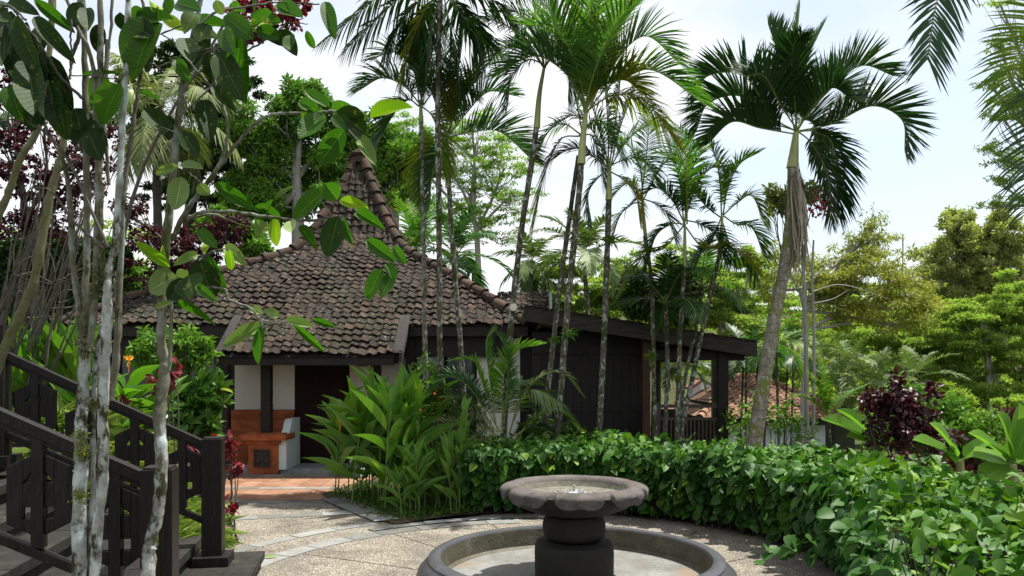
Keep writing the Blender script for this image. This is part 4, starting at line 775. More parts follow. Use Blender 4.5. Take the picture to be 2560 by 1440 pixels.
# areca clump by the house corner
ar = thing('areca_palm_clump', 'low areca palm with lime green and striped arching fronds beside the house wall', 'palm', (*at(1262, 1180, 12.1)[:2], 0)); b = MB()
for k in range(6): p = at(1262 + k * 9 - 25, 1200, 12.1); p[2] = 0; b.tube([p, p + (random.gauss(0, .05), 0, .4), p + (random.gauss(0, .08), 0, .75)], [.03, .025, .02], 7)
part('stem', b, M['shaft'], ar)
for pts, st, kw in (([(1262, 1060), (1255, 960), (1290, 880), (1350, 862)], 'palm_lime', dict(vee=45, ll=.42)), ([(1240, 1060), (1225, 950), (1215, 860), (1230, 820)], 'palm', dict(ll=.5)), ([(1280, 1060), (1330, 960), (1400, 930), (1455, 985)], 'palm_pale', dict(ll=.36, vee=15)), ([(1275, 1080), (1300, 1000), (1340, 975), (1400, 1010)], 'palm_pale', dict(ll=.5, vee=-10, dY=-.7)),
                    ([(1235, 1080), (1190, 990), (1130, 940), (1075, 980)], 'palm_blue', dict(ll=.42, vee=30)), ([(1230, 1080), (1180, 1010), (1130, 1000), (1090, 1050)], 'palm', dict(ll=.42)), ([(1240, 1060), (1200, 940), (1180, 900), (1130, 900)], 'palm_lime', dict(ll=.36)), ([(1290, 1090), (1350, 1040), (1400, 1030), (1450, 1080)], 'palm', dict(ll=.36)),
                    ([(1250, 1100), (1210, 1060), (1160, 1060), (1130, 1100)], 'palm_dark', dict(ll=.4)), ([(1285, 1100), (1320, 1070), (1370, 1070), (1400, 1110)], 'palm_dark', dict(ll=.35)), ([(1262, 1040), (1270, 940), (1262, 870), (1240, 830)], 'palm_blue', dict(ll=.5)), ([(1255, 1080), (1260, 1010), (1300, 960), (1340, 960)], 'palm', dict(dY=.6)), ([(1250, 1080), (1215, 1020), (1170, 960), (1110, 930)], 'palm_dark', dict(dY=.5))):
    dY = kw.pop('dY', 0.); P = [at(x, y, 12.1 + dY * i / 3) for i, (x, y) in enumerate(pts)]; b = MB(); a_ = dict(ll=.45, lw=.026, n=50, vee=20, droop=.25, rnd=random.uniform(.3, .7), rr=.011, start=.25); a_.update(kw); frond(b, P, **a_); part('frond', b, [M[st], M['rachis']], ar)
lm = thing('garden_spotlight', 'round cream garden spotlight strapped to the leaning palm trunk', 'lamp', at(1284, 768, 12.38)); b = MB(); c_ = at(1283, 768, 12.34)
for r0_, r1_, y0, y1, m_i in ((.06, .075, .12, .0, 0), (.075, .07, 0., -.02, 0)):
    a = np.linspace(0, 2 * math.pi, 24, endpoint=False); b.grid([[c_ + (r0_ * math.cos(t), y0, r0_ * math.sin(t)) for t in a], [c_ + (r1_ * math.cos(t), y1, r1_ * math.sin(t)) for t in a]], .5, cu=True)
b.lathe([(.0, .02), (.03, .0), (.0, -.02)], c_ + (0, .12, .06), 10); b.tube([c_ + (-.05, .14, .07), c_ + (.05, .14, .07)], .018, 8); part('housing', b, M['lamp'], lm)
b = MB(); a = np.linspace(0, 2 * math.pi, 24, endpoint=False); b.grid([[c_ + (.06 * math.cos(t), -.012, .06 * math.sin(t)) for t in a], [c_ + (.001 * math.cos(t), -.018, .001 * math.sin(t)) for t in a]], .5, cu=True); part('lens', b, M['lens'], lm)
# epiphytes on the trunks: tufts
for px, py, Y, sz, lb in ((1100, 545, 12.5, .16, 'small green tuft growing on the middle slender trunk'), (1528, 600, 12.7, .18, 'ragged fern hanging under the crown of the mossy palm'), (1424, 835, 11.9, .15, 'spiky air plant on the pale trunk of the tallest palm'), (1632, 890, 13.2, .16, 'spiky air plant on the trunk at the verandah corner'), (1690, 945, 12.9, .13, 'small spiky air plant low on the cluster trunks'), (1385, 850, 13, .12, 'small air plant on the very dark leaning trunk')):
    b = MB(); n = 30; P = np.tile(at(px, py, Y), (n, 1)) + rng.normal(0, .02, (n, 3)); D = rng.normal(0, 1, (n, 3)); D[:, 2] = D[:, 2] * .6 + .1
    b.inst(LN, P, D, np.tile((0, 0, 1.), (n, 1)) + .01, rng.uniform(.6, 1.2, n) * sz, .014, rng.random(n)); tag(link_mesh('air_plant', b, M['palm'], loc=at(px, py, Y)), lb, 'air plant', 'air plants on the palm trunks')
# ---------------------------------------------------------------- leaf clouds
def cloud(b, c, r, n, size, tm=RH, asp=.45, nclump=24, cr=.34, shell=.55, flat=1., droop=.2, aspect_j=.3, rnd0=.5, up=.8, m=0):
    c = np.array(c, float); r = np.broadcast_to(np.array(r, float), (3,))
    cl = rng.normal(0, 1, (nclump, 3)); cl = nrm(cl) * (shell + (1 - shell) * rng.random((nclump, 1))) ; cl[:, 2] = np.where(cl[:, 2] < -.6, cl[:, 2] * .5, cl[:, 2])
    if shell < .25: g_ = rng.normal(0, .5, (nclump, 3)); gl = np.linalg.norm(g_, axis=1, keepdims=True); cl = g_ / gl * np.minimum(gl, 1.25)
    cs = rng.uniform(.65, 1.25, nclump) * cr; ci = rng.integers(0, nclump, n)
    q = nrm(rng.normal(0, 1, (n, 3))) * (rng.random((n, 1)) ** .45); q[:, 2] *= flat
    loc = cl[ci] + q * cs[ci][:, None]; P = c + loc * r
    D = q * .8 + rng.normal(0, .6, (n, 3)); D[:, 2] -= droop; Nn = rng.normal(0, .55, (n, 3)) + np.array((0, 0, up)) + q * .5
    rr = np.clip(rnd0 + rng.normal(0, .16, n) + rng.normal(0, .10, nclump)[ci], 0, 1); s = size * rng.uniform(.65, 1.3, n)
    b.inst(tm, P, D, Nn, s, s * asp, rr, m=m); return c + cl * r
def limbs(b, base, top, targets, r0, k=10, m=0, bend=.15):
    base = np.array(base, float); top = np.array(top, float)
    mid = (base + top) / 2 + rng.normal(0, bend, 3) * (1, 1, 0) * .6; P = cat_rom([base, mid, top], 6); b.tube(P, np.linspace(r0, r0 * .55, len(P)), 9, wob=.04, m=m)
    idx = rng.permutation(len(targets))[:k]
    for i in idx:
        t = targets[i]; f = random.uniform(.55, 1.0); s = P[int(f * (len(P) - 1))]; md = s * .5 + t * .5 + np.array((0, 0, -.08 * np.linalg.norm(t - s))) + rng.normal(0, .06 * np.linalg.norm(t - s), 3)
        b.tube(cat_rom([s, md, t], 4), np.linspace(r0 * .38, r0 * .07, 9), 5, m=m, cap=False)
def tree(name, label, trunk, Y, blobs, leafm, barkm, r0, n, size, tm=RH, asp=.45, nk=16, cat='tree', group=None, kb=9, **kw):
    tp = [at(x, y, Y) for x, y in trunk]; g = tp[0]; g[2] = float(hgt(g[0], g[1])) - .05
    root = thing(name, label, cat, g, group); bl = MB(); bt = MB(); tot = sum(x[2] * x[3] for x in blobs)
    P = cat_rom(tp, 6); bt.tube(P, np.linspace(r0, r0 * .5, len(P)), 10, wob=.05)
    for px, py, rx, ry, *d in blobs:
        d = d[0] if d else 0; c = at(px, py, Y + d); r = np.array((rx, (rx + ry) / 2, ry)) / FP * Y
        T = cloud(bl, c, r, int(n * rx * ry / tot), size, tm, asp, nk, **kw); s = P[int(len(P) * random.uniform(.6, .99))]
        hub = c - (0, 0, r[2] * .5); limbs(bt, s, hub, T, r0 * .45, kb)
    part('trunk', bt, M[barkm], root); part('crown', bl, M[leafm], root, False); return root
BG = 'trees behind the house'
tree('broadleaf_tree', 'bright green leafy tree left of the steep roof peak', [(740, 900), (745, 600), (740, 420)], 29, [(730, 290, 90, 70), (660, 370, 80, 80), (800, 330, 80, 70, 1), (700, 480, 110, 90), (820, 450, 90, 90, 1), (620, 520, 60, 60), (760, 240, 60, 40), (880, 380, 60, 60, 2)], 'broad', 'bark_grey', .3, 42000, .2, nk=26, asp=.42, cr=.27, group=BG, shell=.2)
tree('broadleaf_tree', 'green leafy tree right of the steep roof peak', [(985, 800), (985, 560), (990, 470)], 30, [(985, 400, 80, 60), (1020, 470, 70, 60), (940, 340, 50, 45), (1060, 400, 40, 50), (930, 440, 50, 60)], 'broad', 'bark_grey', .25, 20000, .2, nk=26, group=BG, shell=.2, cr=.27)
tree('rain_tree', 'tall dark tree with layered branches behind the coconut palm', [(480, 900), (470, 600), (500, 420), (520, 300)], 33, [(560, 230, 90, 70), (470, 170, 90, 60), (590, 330, 70, 50), (500, 380, 120, 60), (380, 330, 80, 60), (620, 440, 60, 40), (430, 470, 70, 40), (340, 230, 60, 80), (560, 500, 80, 40)], 'darktree', 'bark_dark', .3, 38000, .19, nk=30, group=BG, flat=.45, shell=.2, cr=.24, kb=14)
tree('albizia_tree', 'wispy pale tree with thin flat foliage layers behind the palms', [(1200, 900), (1195, 640), (1180, 520)], 42, [(1190, 340, 110, 40), (1120, 400, 90, 36), (1260, 400, 100, 40), (1180, 450, 130, 36), (1270, 480, 80, 30), (1230, 540, 110, 36), (1140, 510, 80, 30), (1000, 330, 90, 36), (1180, 300, 80, 24), (1230, 590, 70, 20)], 'wisp', 'bark_grey', .2, 19000, .15, nk=34, group=BG, flat=.5, up=1.5, cr=.2, kb=12, shell=.1)
tree('maroon_tree', 'maroon leaved tree behind the trunks at the far left', [(60, 1000), (90, 700), (70, 560)], 13, [(60, 430, 110, 70), (20, 330, 60, 50), (150, 480, 70, 40), (40, 560, 80, 40), (130, 560, 60, 40), (20, 200, 60, 50), (230, 420, 60, 60), (110, 300, 60, 40), (250, 330, 50, 40), (180, 380, 50, 40)], 'maroon', 'bark_twig', .07, 6200, .085, nk=34, cr=.2, shell=.15, asp=.6, flat=.5, group='maroon leaved trees')
tree('maroon_tree', 'maroon leaved tree behind the left slope of the roof', [(480, 900), (470, 760), (480, 650)], 21, [(430, 640, 90, 50), (520, 600, 90, 50), (360, 600, 50, 40), (580, 560, 50, 30), (460, 700, 110, 40), (330, 520, 40, 40)], 'maroon', 'bark_twig', .12, 6500, .12, nk=40, cr=.18, shell=.1, asp=.55, flat=.6, group='maroon leaved trees')
tree('flame_tree', 'copper red leaved branch crown at the top behind the leafy twigs', [(250, 900), (330, 500), (560, 60)], 17, [(640, 20, 60, 30), (700, 50, 50, 28), (740, 10, 40, 22), (600, 60, 30, 30), (630, 80, 30, 24)], 'redpink', 'bark_twig', .05, 1100, .12, nk=18, cr=.25, asp=.7, tm=OV3, kb=5)
tree('bush_tree', 'low yellow green tree between the left roof slope and the maroon tree', [(590, 900), (600, 700)], 24, [(590, 600, 70, 40), (540, 560, 50, 40), (640, 620, 40, 30), (330, 700, 50, 40), (280, 640, 40, 50)], 'bush', 'bark_twig', .1, 7000, .2, nk=10, group=BG)
tree('dark_leaf_tree', 'glossy dark leaved tree behind the verandah roof', [(1640, 1000), (1640, 820), (1630, 760)], 18, [(1620, 740, 60, 60), (1680, 780, 50, 50), (1590, 700, 30, 40), (1700, 720, 40, 40)], 'darktree', 'bark_dark', .12, 7000, .17, tm=OV3, nk=12)
FG = 'feathery trees on the slope'
fe = dict(leafm='feather', barkm='bark_grey', tm=RH, asp=.35, flat=.45, up=1.4, droop=.0, shell=.1, cr=.25)
tree('feathery_tree', 'bright feathery tree behind the verandah roof, left of the cluster palms', trunk=[(1480, 950), (1480, 780)], Y=30, blobs=[(1440, 730, 80, 40), (1530, 760, 90, 50), (1400, 680, 60, 30), (1380, 760, 70, 40), (1560, 680, 60, 40), (1480, 800, 110, 40)], r0=.16, n=24000, size=.16, nk=30, group=FG, **fe)
tree('feathery_tree', 'bright feathery tree between the cluster palms and the big palm', trunk=[(1800, 950), (1800, 760)], Y=31, blobs=[(1800, 700, 100, 40), (1860, 760, 90, 50), (1740, 760, 80, 50), (1880, 650, 50, 30), (1700, 660, 70, 40), (1820, 820, 100, 40)], r0=.16, n=24000, size=.16, nk=30, group=FG, **fe)
tree('feathery_tree', 'broad feathery tree at the centre of the right hand slope', trunk=[(2250, 1150), (2260, 980), (2240, 860)], Y=36, blobs=[(2230, 830, 130, 50), (2140, 870, 100, 50), (2330, 850, 110, 50), (2260, 920, 140, 50), (2420, 900, 90, 60), (2360, 960, 120, 50), (2180, 770, 90, 40)], r0=.15, n=46000, size=.17, nk=34, group=FG, **fe)
tree('feathery_tree', 'tall feathery tree at the right edge of the slope', trunk=[(2480, 1150), (2470, 920), (2450, 800)], Y=34, blobs=[(2480, 800, 110, 60), (2550, 740, 80, 70), (2430, 860, 90, 50), (2540, 880, 90, 70), (2500, 970, 110, 60), (2600, 950, 70, 90), (2400, 780, 70, 40)], r0=.15, n=46000, size=.17, nk=34, group=FG, **fe)
tree('feathery_tree', 'low feathery tree just above the dark red shrub', trunk=[(2380, 1180), (2390, 1060)], Y=30, blobs=[(2400, 1050, 90, 40), (2480, 1060, 80, 40), (2320, 1000, 80, 40), (2550, 1050, 60, 50), (2230, 1020, 80, 40)], r0=.15, n=24000, size=.15, nk=30, group=FG, **fe)
tree('feathery_tree', 'feathery branches with thin flat sprays at the upper right edge', trunk=[(2760, 1200), (2700, 700), (2650, 350)], Y=24, blobs=[(2540, 170, 60, 22), (2500, 110, 40, 12), (2560, 250, 80, 30), (2480, 210, 40, 12), (2510, 290, 55, 14), (2480, 370, 45, 12), (2540, 400, 60, 20), (2500, 450, 40, 12), (2560, 500, 60, 18), (2480, 510, 40, 8), (2570, 90, 50, 30), (2500, 5, 40, 8)], r0=.12, n=9000, size=.11, nk=20, group=None, leafm='feather', barkm='bark_grey', tm=RH, asp=.35, flat=.6, up=1.5, droop=.1, shell=.1, cr=.24, kb=9)
tree('olive_tree', 'yellow olive leaved tree with pale grey branches right of the big palm', trunk=[(2012, 1200), (2010, 900), (2012, 720)], Y=26, blobs=[(2150, 700, 150, 66), (2250, 740, 120, 70), (2080, 690, 90, 60), (2180, 640, 90, 44), (2130, 780, 120, 50), (1960, 640, 50, 40), (1930, 710, 50, 40), (2280, 800, 60, 40), (2180, 560, 30, 36), (2140, 600, 30, 30), (2200, 600, 34, 22), (2260, 680, 50, 30)], leafm='olive', barkm='bark_grey', r0=.14, n=18000, size=.17, nk=44, asp=.26, shell=.1, flat=.8, cr=.19)
tree('durian_tree', 'tall grey olive tree with narrow crown, left of the pair on the skyline', trunk=[(2400, 1150), (2405, 800), (2400, 640)], Y=46, blobs=[(2400, 570, 60, 40), (2360, 630, 70, 50), (2440, 640, 60, 50), (2395, 545, 34, 30), (2340, 680, 60, 40), (2420, 710, 80, 50), (2350, 750, 60, 40)], leafm='greyol', barkm='bark_grey', r0=.2, n=26000, size=.2, nk=34, cr=.22, group='skyline trees', shell=.15)
tree('durian_tree', 'tall grey olive tree at the right edge, right of the pair on the skyline', trunk=[(2500, 1150), (2505, 800), (2500, 640)], Y=45, blobs=[(2500, 560, 50, 40), (2540, 600, 60, 50), (2480, 630, 50, 40), (2560, 680, 70, 60), (2490, 710, 60, 50), (2500, 780, 90, 50)], leafm='greyol', barkm='bark_grey', r0=.2, n=26000, size=.2, nk=34, cr=.22, group='skyline trees', shell=.15)
# backdrop wood on the slope
b = MB()
for px, py, Y, rx, ry in [(1700, 760, 60, 200, 60), (1950, 780, 62, 200, 90), (2200, 820, 60, 200, 90), (2450, 820, 58, 200, 120), (1400, 780, 62, 150, 40), (2350, 740, 75, 200, 60), (2560, 700, 75, 120, 80), (2000, 900, 48, 160, 60), (2250, 980, 45, 180, 50), (2500, 1000, 42, 160, 60), (2650, 850, 50, 150, 120), (1750, 880, 50, 200, 60), (2100, 1000, 40, 140, 40), (2400, 1080, 36, 200, 40), (1000, 800, 60, 300, 60), (600, 760, 60, 300, 60), (200, 700, 55, 260, 120), (-50, 800, 50, 200, 160), (2850, 800, 60, 200, 160)]:
    cloud(b, at(px, py, Y), np.array((rx, (rx + ry) / 2, ry)) / FP * Y, 9000, .3, RH, .5, 60, shell=.1, cr=.22, flat=.5)
tag(link_mesh('distant_wood', b, M['feather'], loc=(10, 55, 0), smooth=False), 'far green wood covering the slope behind the garden', 'wood', None, 'stuff')
# tall clipped hedge behind on the left
b = MB(); n = 26000
P = np.stack([rng.uniform(-17, -10.0, n), rng.uniform(19, 21, n), rng.uniform(.8, 5.1, n)], 1); f = rng.integers(0, 3, n); P[:, 1] = np.where(f < 2, 19 + rng.random(n) * .2, P[:, 1]); P[:, 2] = np.where(f == 2, 4.9 + .25 * rng.random(n), P[:, 2]); e_ = rng.random(n) < .12; P[:, 0] = np.where(e_, -10.05 + .1 * rng.random(n), P[:, 0]); P[:, 1] = np.where(e_, rng.uniform(19, 21, n), P[:, 1]); P[:, 2] += .12 * np.sin(P[:, 0] * 2.1)
b.inst(RH, P, rng.normal(0, 1, (n, 3)) + (0, -.3, -.2), rng.normal(0, .5, (n, 3)) + (0, -.6, .5), .13, .07, rng.random(n))
th_ = thing('tall_hedge', 'tall dark clipped hedge wall behind the steps at the far left', 'hedge', (-13, 20, 0)); part('foliage', b, M['wallhedge'], th_, False)
b = MB(); b.box((-16.9, 19.3, 0), (-10.3, 20.7, 4.85)); part('dark_core', b, M['woodblack'], th_, False)  # solid dark box stands in for the shaded inside of the hedge
# ---------------------------------------------------------------- vine hedge round the court
inner = np.array([(-.62, 11.1), (-.1, 10.95), (.8, 11.0), (1.8, 10.6), (2.65, 9.8), (3.12, 8.8), (3.15, 7.8), (3.0, 6.7), (2.72, 5.6), (2.42, 4.6), (2.2, 3.6)])
outer = np.array([(-.5, 12.0), (.1, 12.15), (1.2, 12.15), (2.8, 11.5), (3.8, 10.7), (4.35, 9.6), (4.75, 8.3), (4.95, 7.2), (4.9, 6.0), (4.7, 4.8), (4.5, 3.6)])
I = cat_rom(np.c_[inner, np.zeros(len(inner))], 10)[:, :2]; Oo = cat_rom(np.c_[outer, np.zeros(len(outer))], 10)[:, :2]
hg = thing('vine_hedge', 'waist high hedge of heart shaped green leaves curving round the fountain court', 'hedge', (3.6, 9.6, 0))
def htop(x, y): return .91 - .10 * sm((7.5 - y) / 2) + .05 * np.sin(x * 2.3 + y) + .045 * np.sin(y * 3.1 - x * 1.3) + .03 * np.sin(x * 7 + y * 5)
b = MB(); n = 16500; i = rng.random(n) * (len(I) - 1); i0 = i.astype(int); fr = (i - i0)[:, None]
pi_ = I[i0] * (1 - fr) + I[np.minimum(i0 + 1, len(I) - 1)] * fr; po = Oo[i0] * (1 - fr) + Oo[np.minimum(i0 + 1, len(Oo) - 1)] * fr; dd = nrm(po - pi_)
kind = rng.random(n); v = rng.random(n)
onside = kind < .40; onend = (kind > .97)
v = np.where(onside, v ** .62, v); z = np.where(onside, .10 + v * .9, 0); ov = .16 * np.sin(z * 2.6) + rng.random(n) * .22 + .07 * np.sin(i * 1.9)
P2 = np.where(onside[:, None], pi_ - dd * (ov * (.3 + .9 * z))[:, None] + dd * .08, pi_ + (po - pi_) * (v ** 1.0)[:, None]); P2 = np.where(onend[:, None], I[0] + (Oo[0] - I[0]) * v[:, None] + rng.normal(0, .08, (n, 2)), P2)
zt = htop(P2[:, 0], P2[:, 1]); z = np.where(onside, z * zt, zt - .14 * rng.random(n) + .10 * (rng.random(n) > .85)); z = np.where(onend, rng.random(n) * zt, z)
edge = np.clip(1 - v / .12, 0, 1) * (~onside); z = z - .10 * edge ** 2
Pp = np.c_[P2, z]; outn = np.c_[-dd, np.zeros(n)]
Nn = np.where(onside[:, None], outn * .5 + (0, 0, .8), np.tile((0, 0, 1.), (n, 1)) + outn * edge[:, None] * .6) + rng.normal(0, .5, (n, 3))
D = np.where(onside[:, None], outn * .85 + (0, 0, -.5), outn * .3 + (0, -.25, -.12)) + rng.normal(0, .5, (n, 3)); D[:, 2] -= .15
r = np.clip(np.where(onside, .30, .55) + rng.normal(0, .17, n), 0, 1); s = rng.uniform(.07, .165, n); r = np.clip(r + np.where(~onside & (rng.random(n) < .2), .3, 0), 0, 1)  # darker side leaves, lighter top leaves: fall of light put into colour
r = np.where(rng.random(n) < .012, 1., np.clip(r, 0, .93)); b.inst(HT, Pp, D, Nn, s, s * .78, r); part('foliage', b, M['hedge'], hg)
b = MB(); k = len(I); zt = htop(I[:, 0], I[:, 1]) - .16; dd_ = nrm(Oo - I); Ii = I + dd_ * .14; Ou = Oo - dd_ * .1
b.grid([np.c_[Ii + dd_ * .1, np.zeros(k)], np.c_[Ii, zt], np.c_[Ou, htop(Ou[:, 0], Ou[:, 1]) - .14], np.c_[Ou, np.full(k, -.5)]])  # dark core sheet: the shade inside the hedge built as a surface
for q in range(260):
    j = random.randrange(k - 1); p = np.r_[I[j] + dd_[j] * random.uniform(-.02, .12), 0]; b.tube([p, p + (random.gauss(0, .08), random.gauss(0, .08), .4), p + (random.gauss(0, .1), random.gauss(0, .1), .85)], [.008, .006, .004], 4)
part('stems', b, M['bark_dark'], hg)  # holds the dark core sheet as well as the thin stems
b = MB()   # wandering shoots above the hedge
for q in range(70):
    j = random.randrange(k); f = random.random(); p = np.r_[I[j] * (1 - f) + Oo[j] * f, 0]; p[2] = htop(p[0], p[1]) - .05; d = np.array((random.gauss(0, .12), random.gauss(0, .12), random.uniform(.08, .24))); b.tube(cat_rom([p, p + d * .6 + (0, 0, .02), p + d], 3), .003, 4, m=1)
    nn = 4; b.inst(HT, p + d * np.linspace(.4, 1, nn)[:, None], rng.normal(0, 1, (nn, 3)), rng.normal(0, .3, (nn, 3)) + (0, 0, 1), .06, .045, .8 + .2 * rng.random(nn))
part('foliage', b, [M['hedge'], M['stem']], hg)
b = MB(); n = 16; st_ = cat_rom([(3.1, 7.3, .5), (2.6, 7.2, .42), (2.35, 7.25, .3)], 5); b.tube(st_, .004, 4, m=1)
b.inst(HT, st_[rng.integers(3, len(st_), n)] + rng.normal(0, .07, (n, 3)), rng.normal(0, .8, (n, 3)) + (-.4, -.5, -.2), rng.normal(0, .3, (n, 3)) + (0, -.2, 1), rng.uniform(.1, .17, n), .12, .15 + .3 * rng.random(n)); part('shoots', b, [M['hedge'], M['stem']], hg)
# ---------------------------------------------------------------- heliconia beds
def ginger(name, label, spots, leafm, hmin, hmax, ll, lw, cat='plant', group=None, nl=(6, 9), tilt=.18, lift=(20, 65), tmk=LN6, flowers=(), base=None):
    z0 = 0 if base is None else base; root = thing(name, label, cat, (*np.mean(np.array(spots), 0)[:2], z0), group); bs = MB(); bl = MB()
    for (x, y) in spots:
        zb = z0 if base is None or base is not None else 0; h = random.uniform(hmin, hmax); lean = np.array((random.gauss(0, tilt), random.gauss(0, tilt), 0)); P = [np.array((x, y, zb)), np.array((x, y, zb + h * .5)) + lean * .3 * h, np.array((x, y, zb + h * .86)) + lean * h]; c = cat_rom(P, 5); bs.tube(c, np.linspace(.011, .006, len(c)), 6)
        nn = random.randint(*nl); az = random.uniform(0, 360)
        for j in range(nn):
            f = .28 + .72 * j / (nn - 1); p = c[min(len(c) - 1, int(f * (len(c) - 1)))]; a = R(az + (180 if j % 2 else 0) + random.uniform(-25, 25)); el = R(lift[0] + (lift[1] - lift[0]) * f + random.uniform(-12, 12)); d = np.array((math.cos(a) * math.cos(el), math.sin(a) * math.cos(el), math.sin(el))); l_ = ll * random.uniform(.7, 1.15) * (.75 + .35 * math.sin(f * 3))
            up = np.array((-math.cos(a) * math.sin(el), -math.sin(a) * math.sin(el), math.cos(el))); tm_ = random.choice(tmk) if isinstance(tmk, list) else tmk
            bl.inst(tm_, [p + d * .03], [d], [up + rng.normal(0, .25, 3)], l_, lw * random.uniform(.8, 1.15), min(1, max(0, random.gauss(.5, .2))))
    part('stem', bs, M['stem'], root); part('foliage', bl, M[leafm], root)
    for (fp, n_) in flowers:
        b = MB(); fp = np.array(fp, float); D = rng.normal(0, .6, (n_, 3)) + (0, 0, .5); b.inst(LN, np.tile(fp, (n_, 1)), D, rng.normal(0, 1, (n_, 3)), .075, .02, .4 + .6 * rng.random(n_)); b.tube([fp - (0, 0, .12), fp], .004, 5); part('flower', b, M['flower'], root)
    return root
LNs = [leaf_tm(9, 'lance', .14, d, .004) for d in (.05, .2, .38)]
def inpoly(p, poly_):
    x, y = p; c = False; n = len(poly_)
    for i in range(n):
        x1, y1 = poly_[i]; x2, y2 = poly_[i - 1]
        if (y1 > y) != (y2 > y) and x < (x2 - x1) * (y - y1) / (y2 - y1) + x1: c = not c
    return c
def scatter(pl, n):
    P = np.array(pl); out = []
    while len(out) < n:
        p = (random.uniform(P[:, 0].min(), P[:, 0].max()), random.uniform(P[:, 1].min(), P[:, 1].max()))
        if inpoly(p, pl): out.append(p)
    return out
ginger('heliconia_clump', 'large clump of glossy green heliconia at the corner of the path', scatter([(-2.75, 12.4), (-2.3, 11.5), (-1.7, 10.75), (-1.5, 11.2), (-1.3, 12.3), (-2.0, 12.9)], 34), 'helic', 1.1, 1.9, .72, .12, tmk=LNs, flowers=[(at(972, 1010, 11.4), 14), (at(850, 1060, 11.9), 10)], tilt=.13)
ginger('shell_ginger', 'upright young ginger plants with pale pointed leaves beside the court border', scatter([(-1.5, 10.5), (-1.2, 10.72), (-.6, 10.95), (-.8, 11.6), (-1.4, 11.4)], 20), 'helic2', .5, 1.1, .42, .085, tmk=LNs, lift=(35, 75), tilt=.1)
ginger('tall_ginger_stalk', 'single tall ginger stalk with folded leaves at the left end of the vine hedge', [(-.72, 10.92), (-.66, 11.0)], 'helic2', 1.45, 1.6, .38, .075, tmk=LNs, lift=(45, 75), nl=(6, 8), tilt=.05)
# flowering bush and silver bush between
def bushy(name, label, blobs, leafm, n, size, tm=OV3, asp=.42, stems=14, cat='shrub', group=None, flowers=0, base=None, nk=18, barkm='bark_twig', **kw):
    cs = [at(px, py, Y) for px, py, rx, ry, Y in blobs]; c0 = np.mean(cs, 0); g = base if base is not None else float(hgt(c0[0], c0[1])); root = thing(name, label, cat, (c0[0], c0[1], g), group); b = MB(); bs = MB(); tot = sum(x[2] * x[3] for x in blobs)
    for c, (px, py, rx, ry, Y) in zip(cs, blobs):
        r = np.array((rx, rx, ry)) / FP * Y; T = cloud(b, c, r, int(n * rx * ry / tot), size, tm, asp, nk, **kw)
        for t in T[:max(3, stems // len(blobs))]: s0 = np.array((c0[0] + random.gauss(0, .08), c0[1] + random.gauss(0, .08), g - .03)); bs.tube(cat_rom([s0, (s0 + t) / 2 + rng.normal(0, .05, 3), t], 4), np.linspace(.014, .004, 9), 5, cap=False)
    part('stem', bs, M[barkm], root); part('foliage', b, M[leafm], root)
    if flowers:
        b = MB()
        for k in range(flowers):
            c = random.choice(cs) + rng.normal(0, .12, 3) + (0, -.15, .12); D = rng.normal(0, 1, (8, 3)); D[:, 2] = abs(D[:, 2]) * .4; b.inst(OV3, np.tile(c, (8, 1)), D, np.tile((0.01, 0, 1.), (8, 1)), .035, .02, .3 * rng.random(8))
        part('flower', b, M['flower'], root)
    return root
bushy('lantana_bush', 'small leaved flowering bush with orange red blossoms behind the heliconia', [(1060, 960, 50, 60, 12.6), (1110, 1010, 50, 50, 12.6), (1050, 1050, 60, 50, 12.3)], 'bush', 2600, .07, flowers=12)
bushy('silver_bush', 'grey green fine leaved bush at the left end of the hedge', [(1170, 1060, 50, 50, 12.2), (1210, 1100, 50, 40, 12.0), (1120, 1090, 50, 50, 12.0), (1130, 1180, 60, 50, 11.4)], 'silver', 4200, .075, tm=LN, asp=.2)
bushy('garden_bush', 'light green bush with narrow leaves against the dark wall left of the projecting eave', [(440, 850, 70, 34, 13.4), (500, 860, 40, 36, 13.4), (370, 880, 50, 40, 13.4), (400, 930, 60, 30, 13.4), (490, 900, 40, 40, 13.4)], 'bush', 2200, .13, tm=LN, asp=.36, base=.1, shell=.1, cr=.3, nk=16)
bushy('croton_shrub', 'croton with glossy green and yellow edged leaves in the big dark pot', [(470, 1010, 44, 46, 12.3), (530, 1000, 34, 44, 12.3), (500, 1060, 50, 30, 12.3), (440, 1040, 30, 34, 12.3)], 'croton', 620, .24, tm=OV5, asp=.36, base=.7, nk=7, stems=10, droop=-.35)
bushy('copper_leaf_plant', 'copper red plant with round leaves beside the newel post', [(565, 1120, 26, 30, 9.6), (585, 1170, 22, 24, 9.6), (572, 1270, 16, 18, 8.6), (540, 1110, 22, 22, 9.6)], 'redpink', 170, .085, tm=OV5, asp=.75, base=0, nk=8, stems=8, group='copper red plants')
bushy('copper_leaf_plant', 'copper red plant with sparse leaves behind the carved boards', [(455, 1120, 26, 22, 9.2), (430, 950, 24, 30, 8.6), (440, 920, 16, 16, 8.6), (380, 960, 20, 24, 8.8), (310, 1000, 16, 18, 8.4)], 'redpink', 100, .085, tm=OV5, asp=.7, base=.2, nk=6, stems=10, group='copper red plants')
pt = thing('ribbed_pot', 'large dark ribbed glazed pot behind the stair railing', 'plant pot', (*at(512, 1180, 12.2)[:2], 0)); b = MB(); pr = [(.16, 0), (.2, .05)]
for k in range(12): z_ = .08 + k * .05; r_ = .2 + .1 * math.sin((k + 2) / 14 * 3.1); pr += [(r_, z_), (r_ + .012, z_ + .018), (r_, z_ + .036)]
pr += [(.24, .70), (.25, .74), (.21, .74), (.2, .68), (.01, .67)]; b.lathe(pr, (*at(512, 1180, 12.2)[:2], 0), 40); part('pot_body', b, M['pot'], pt)
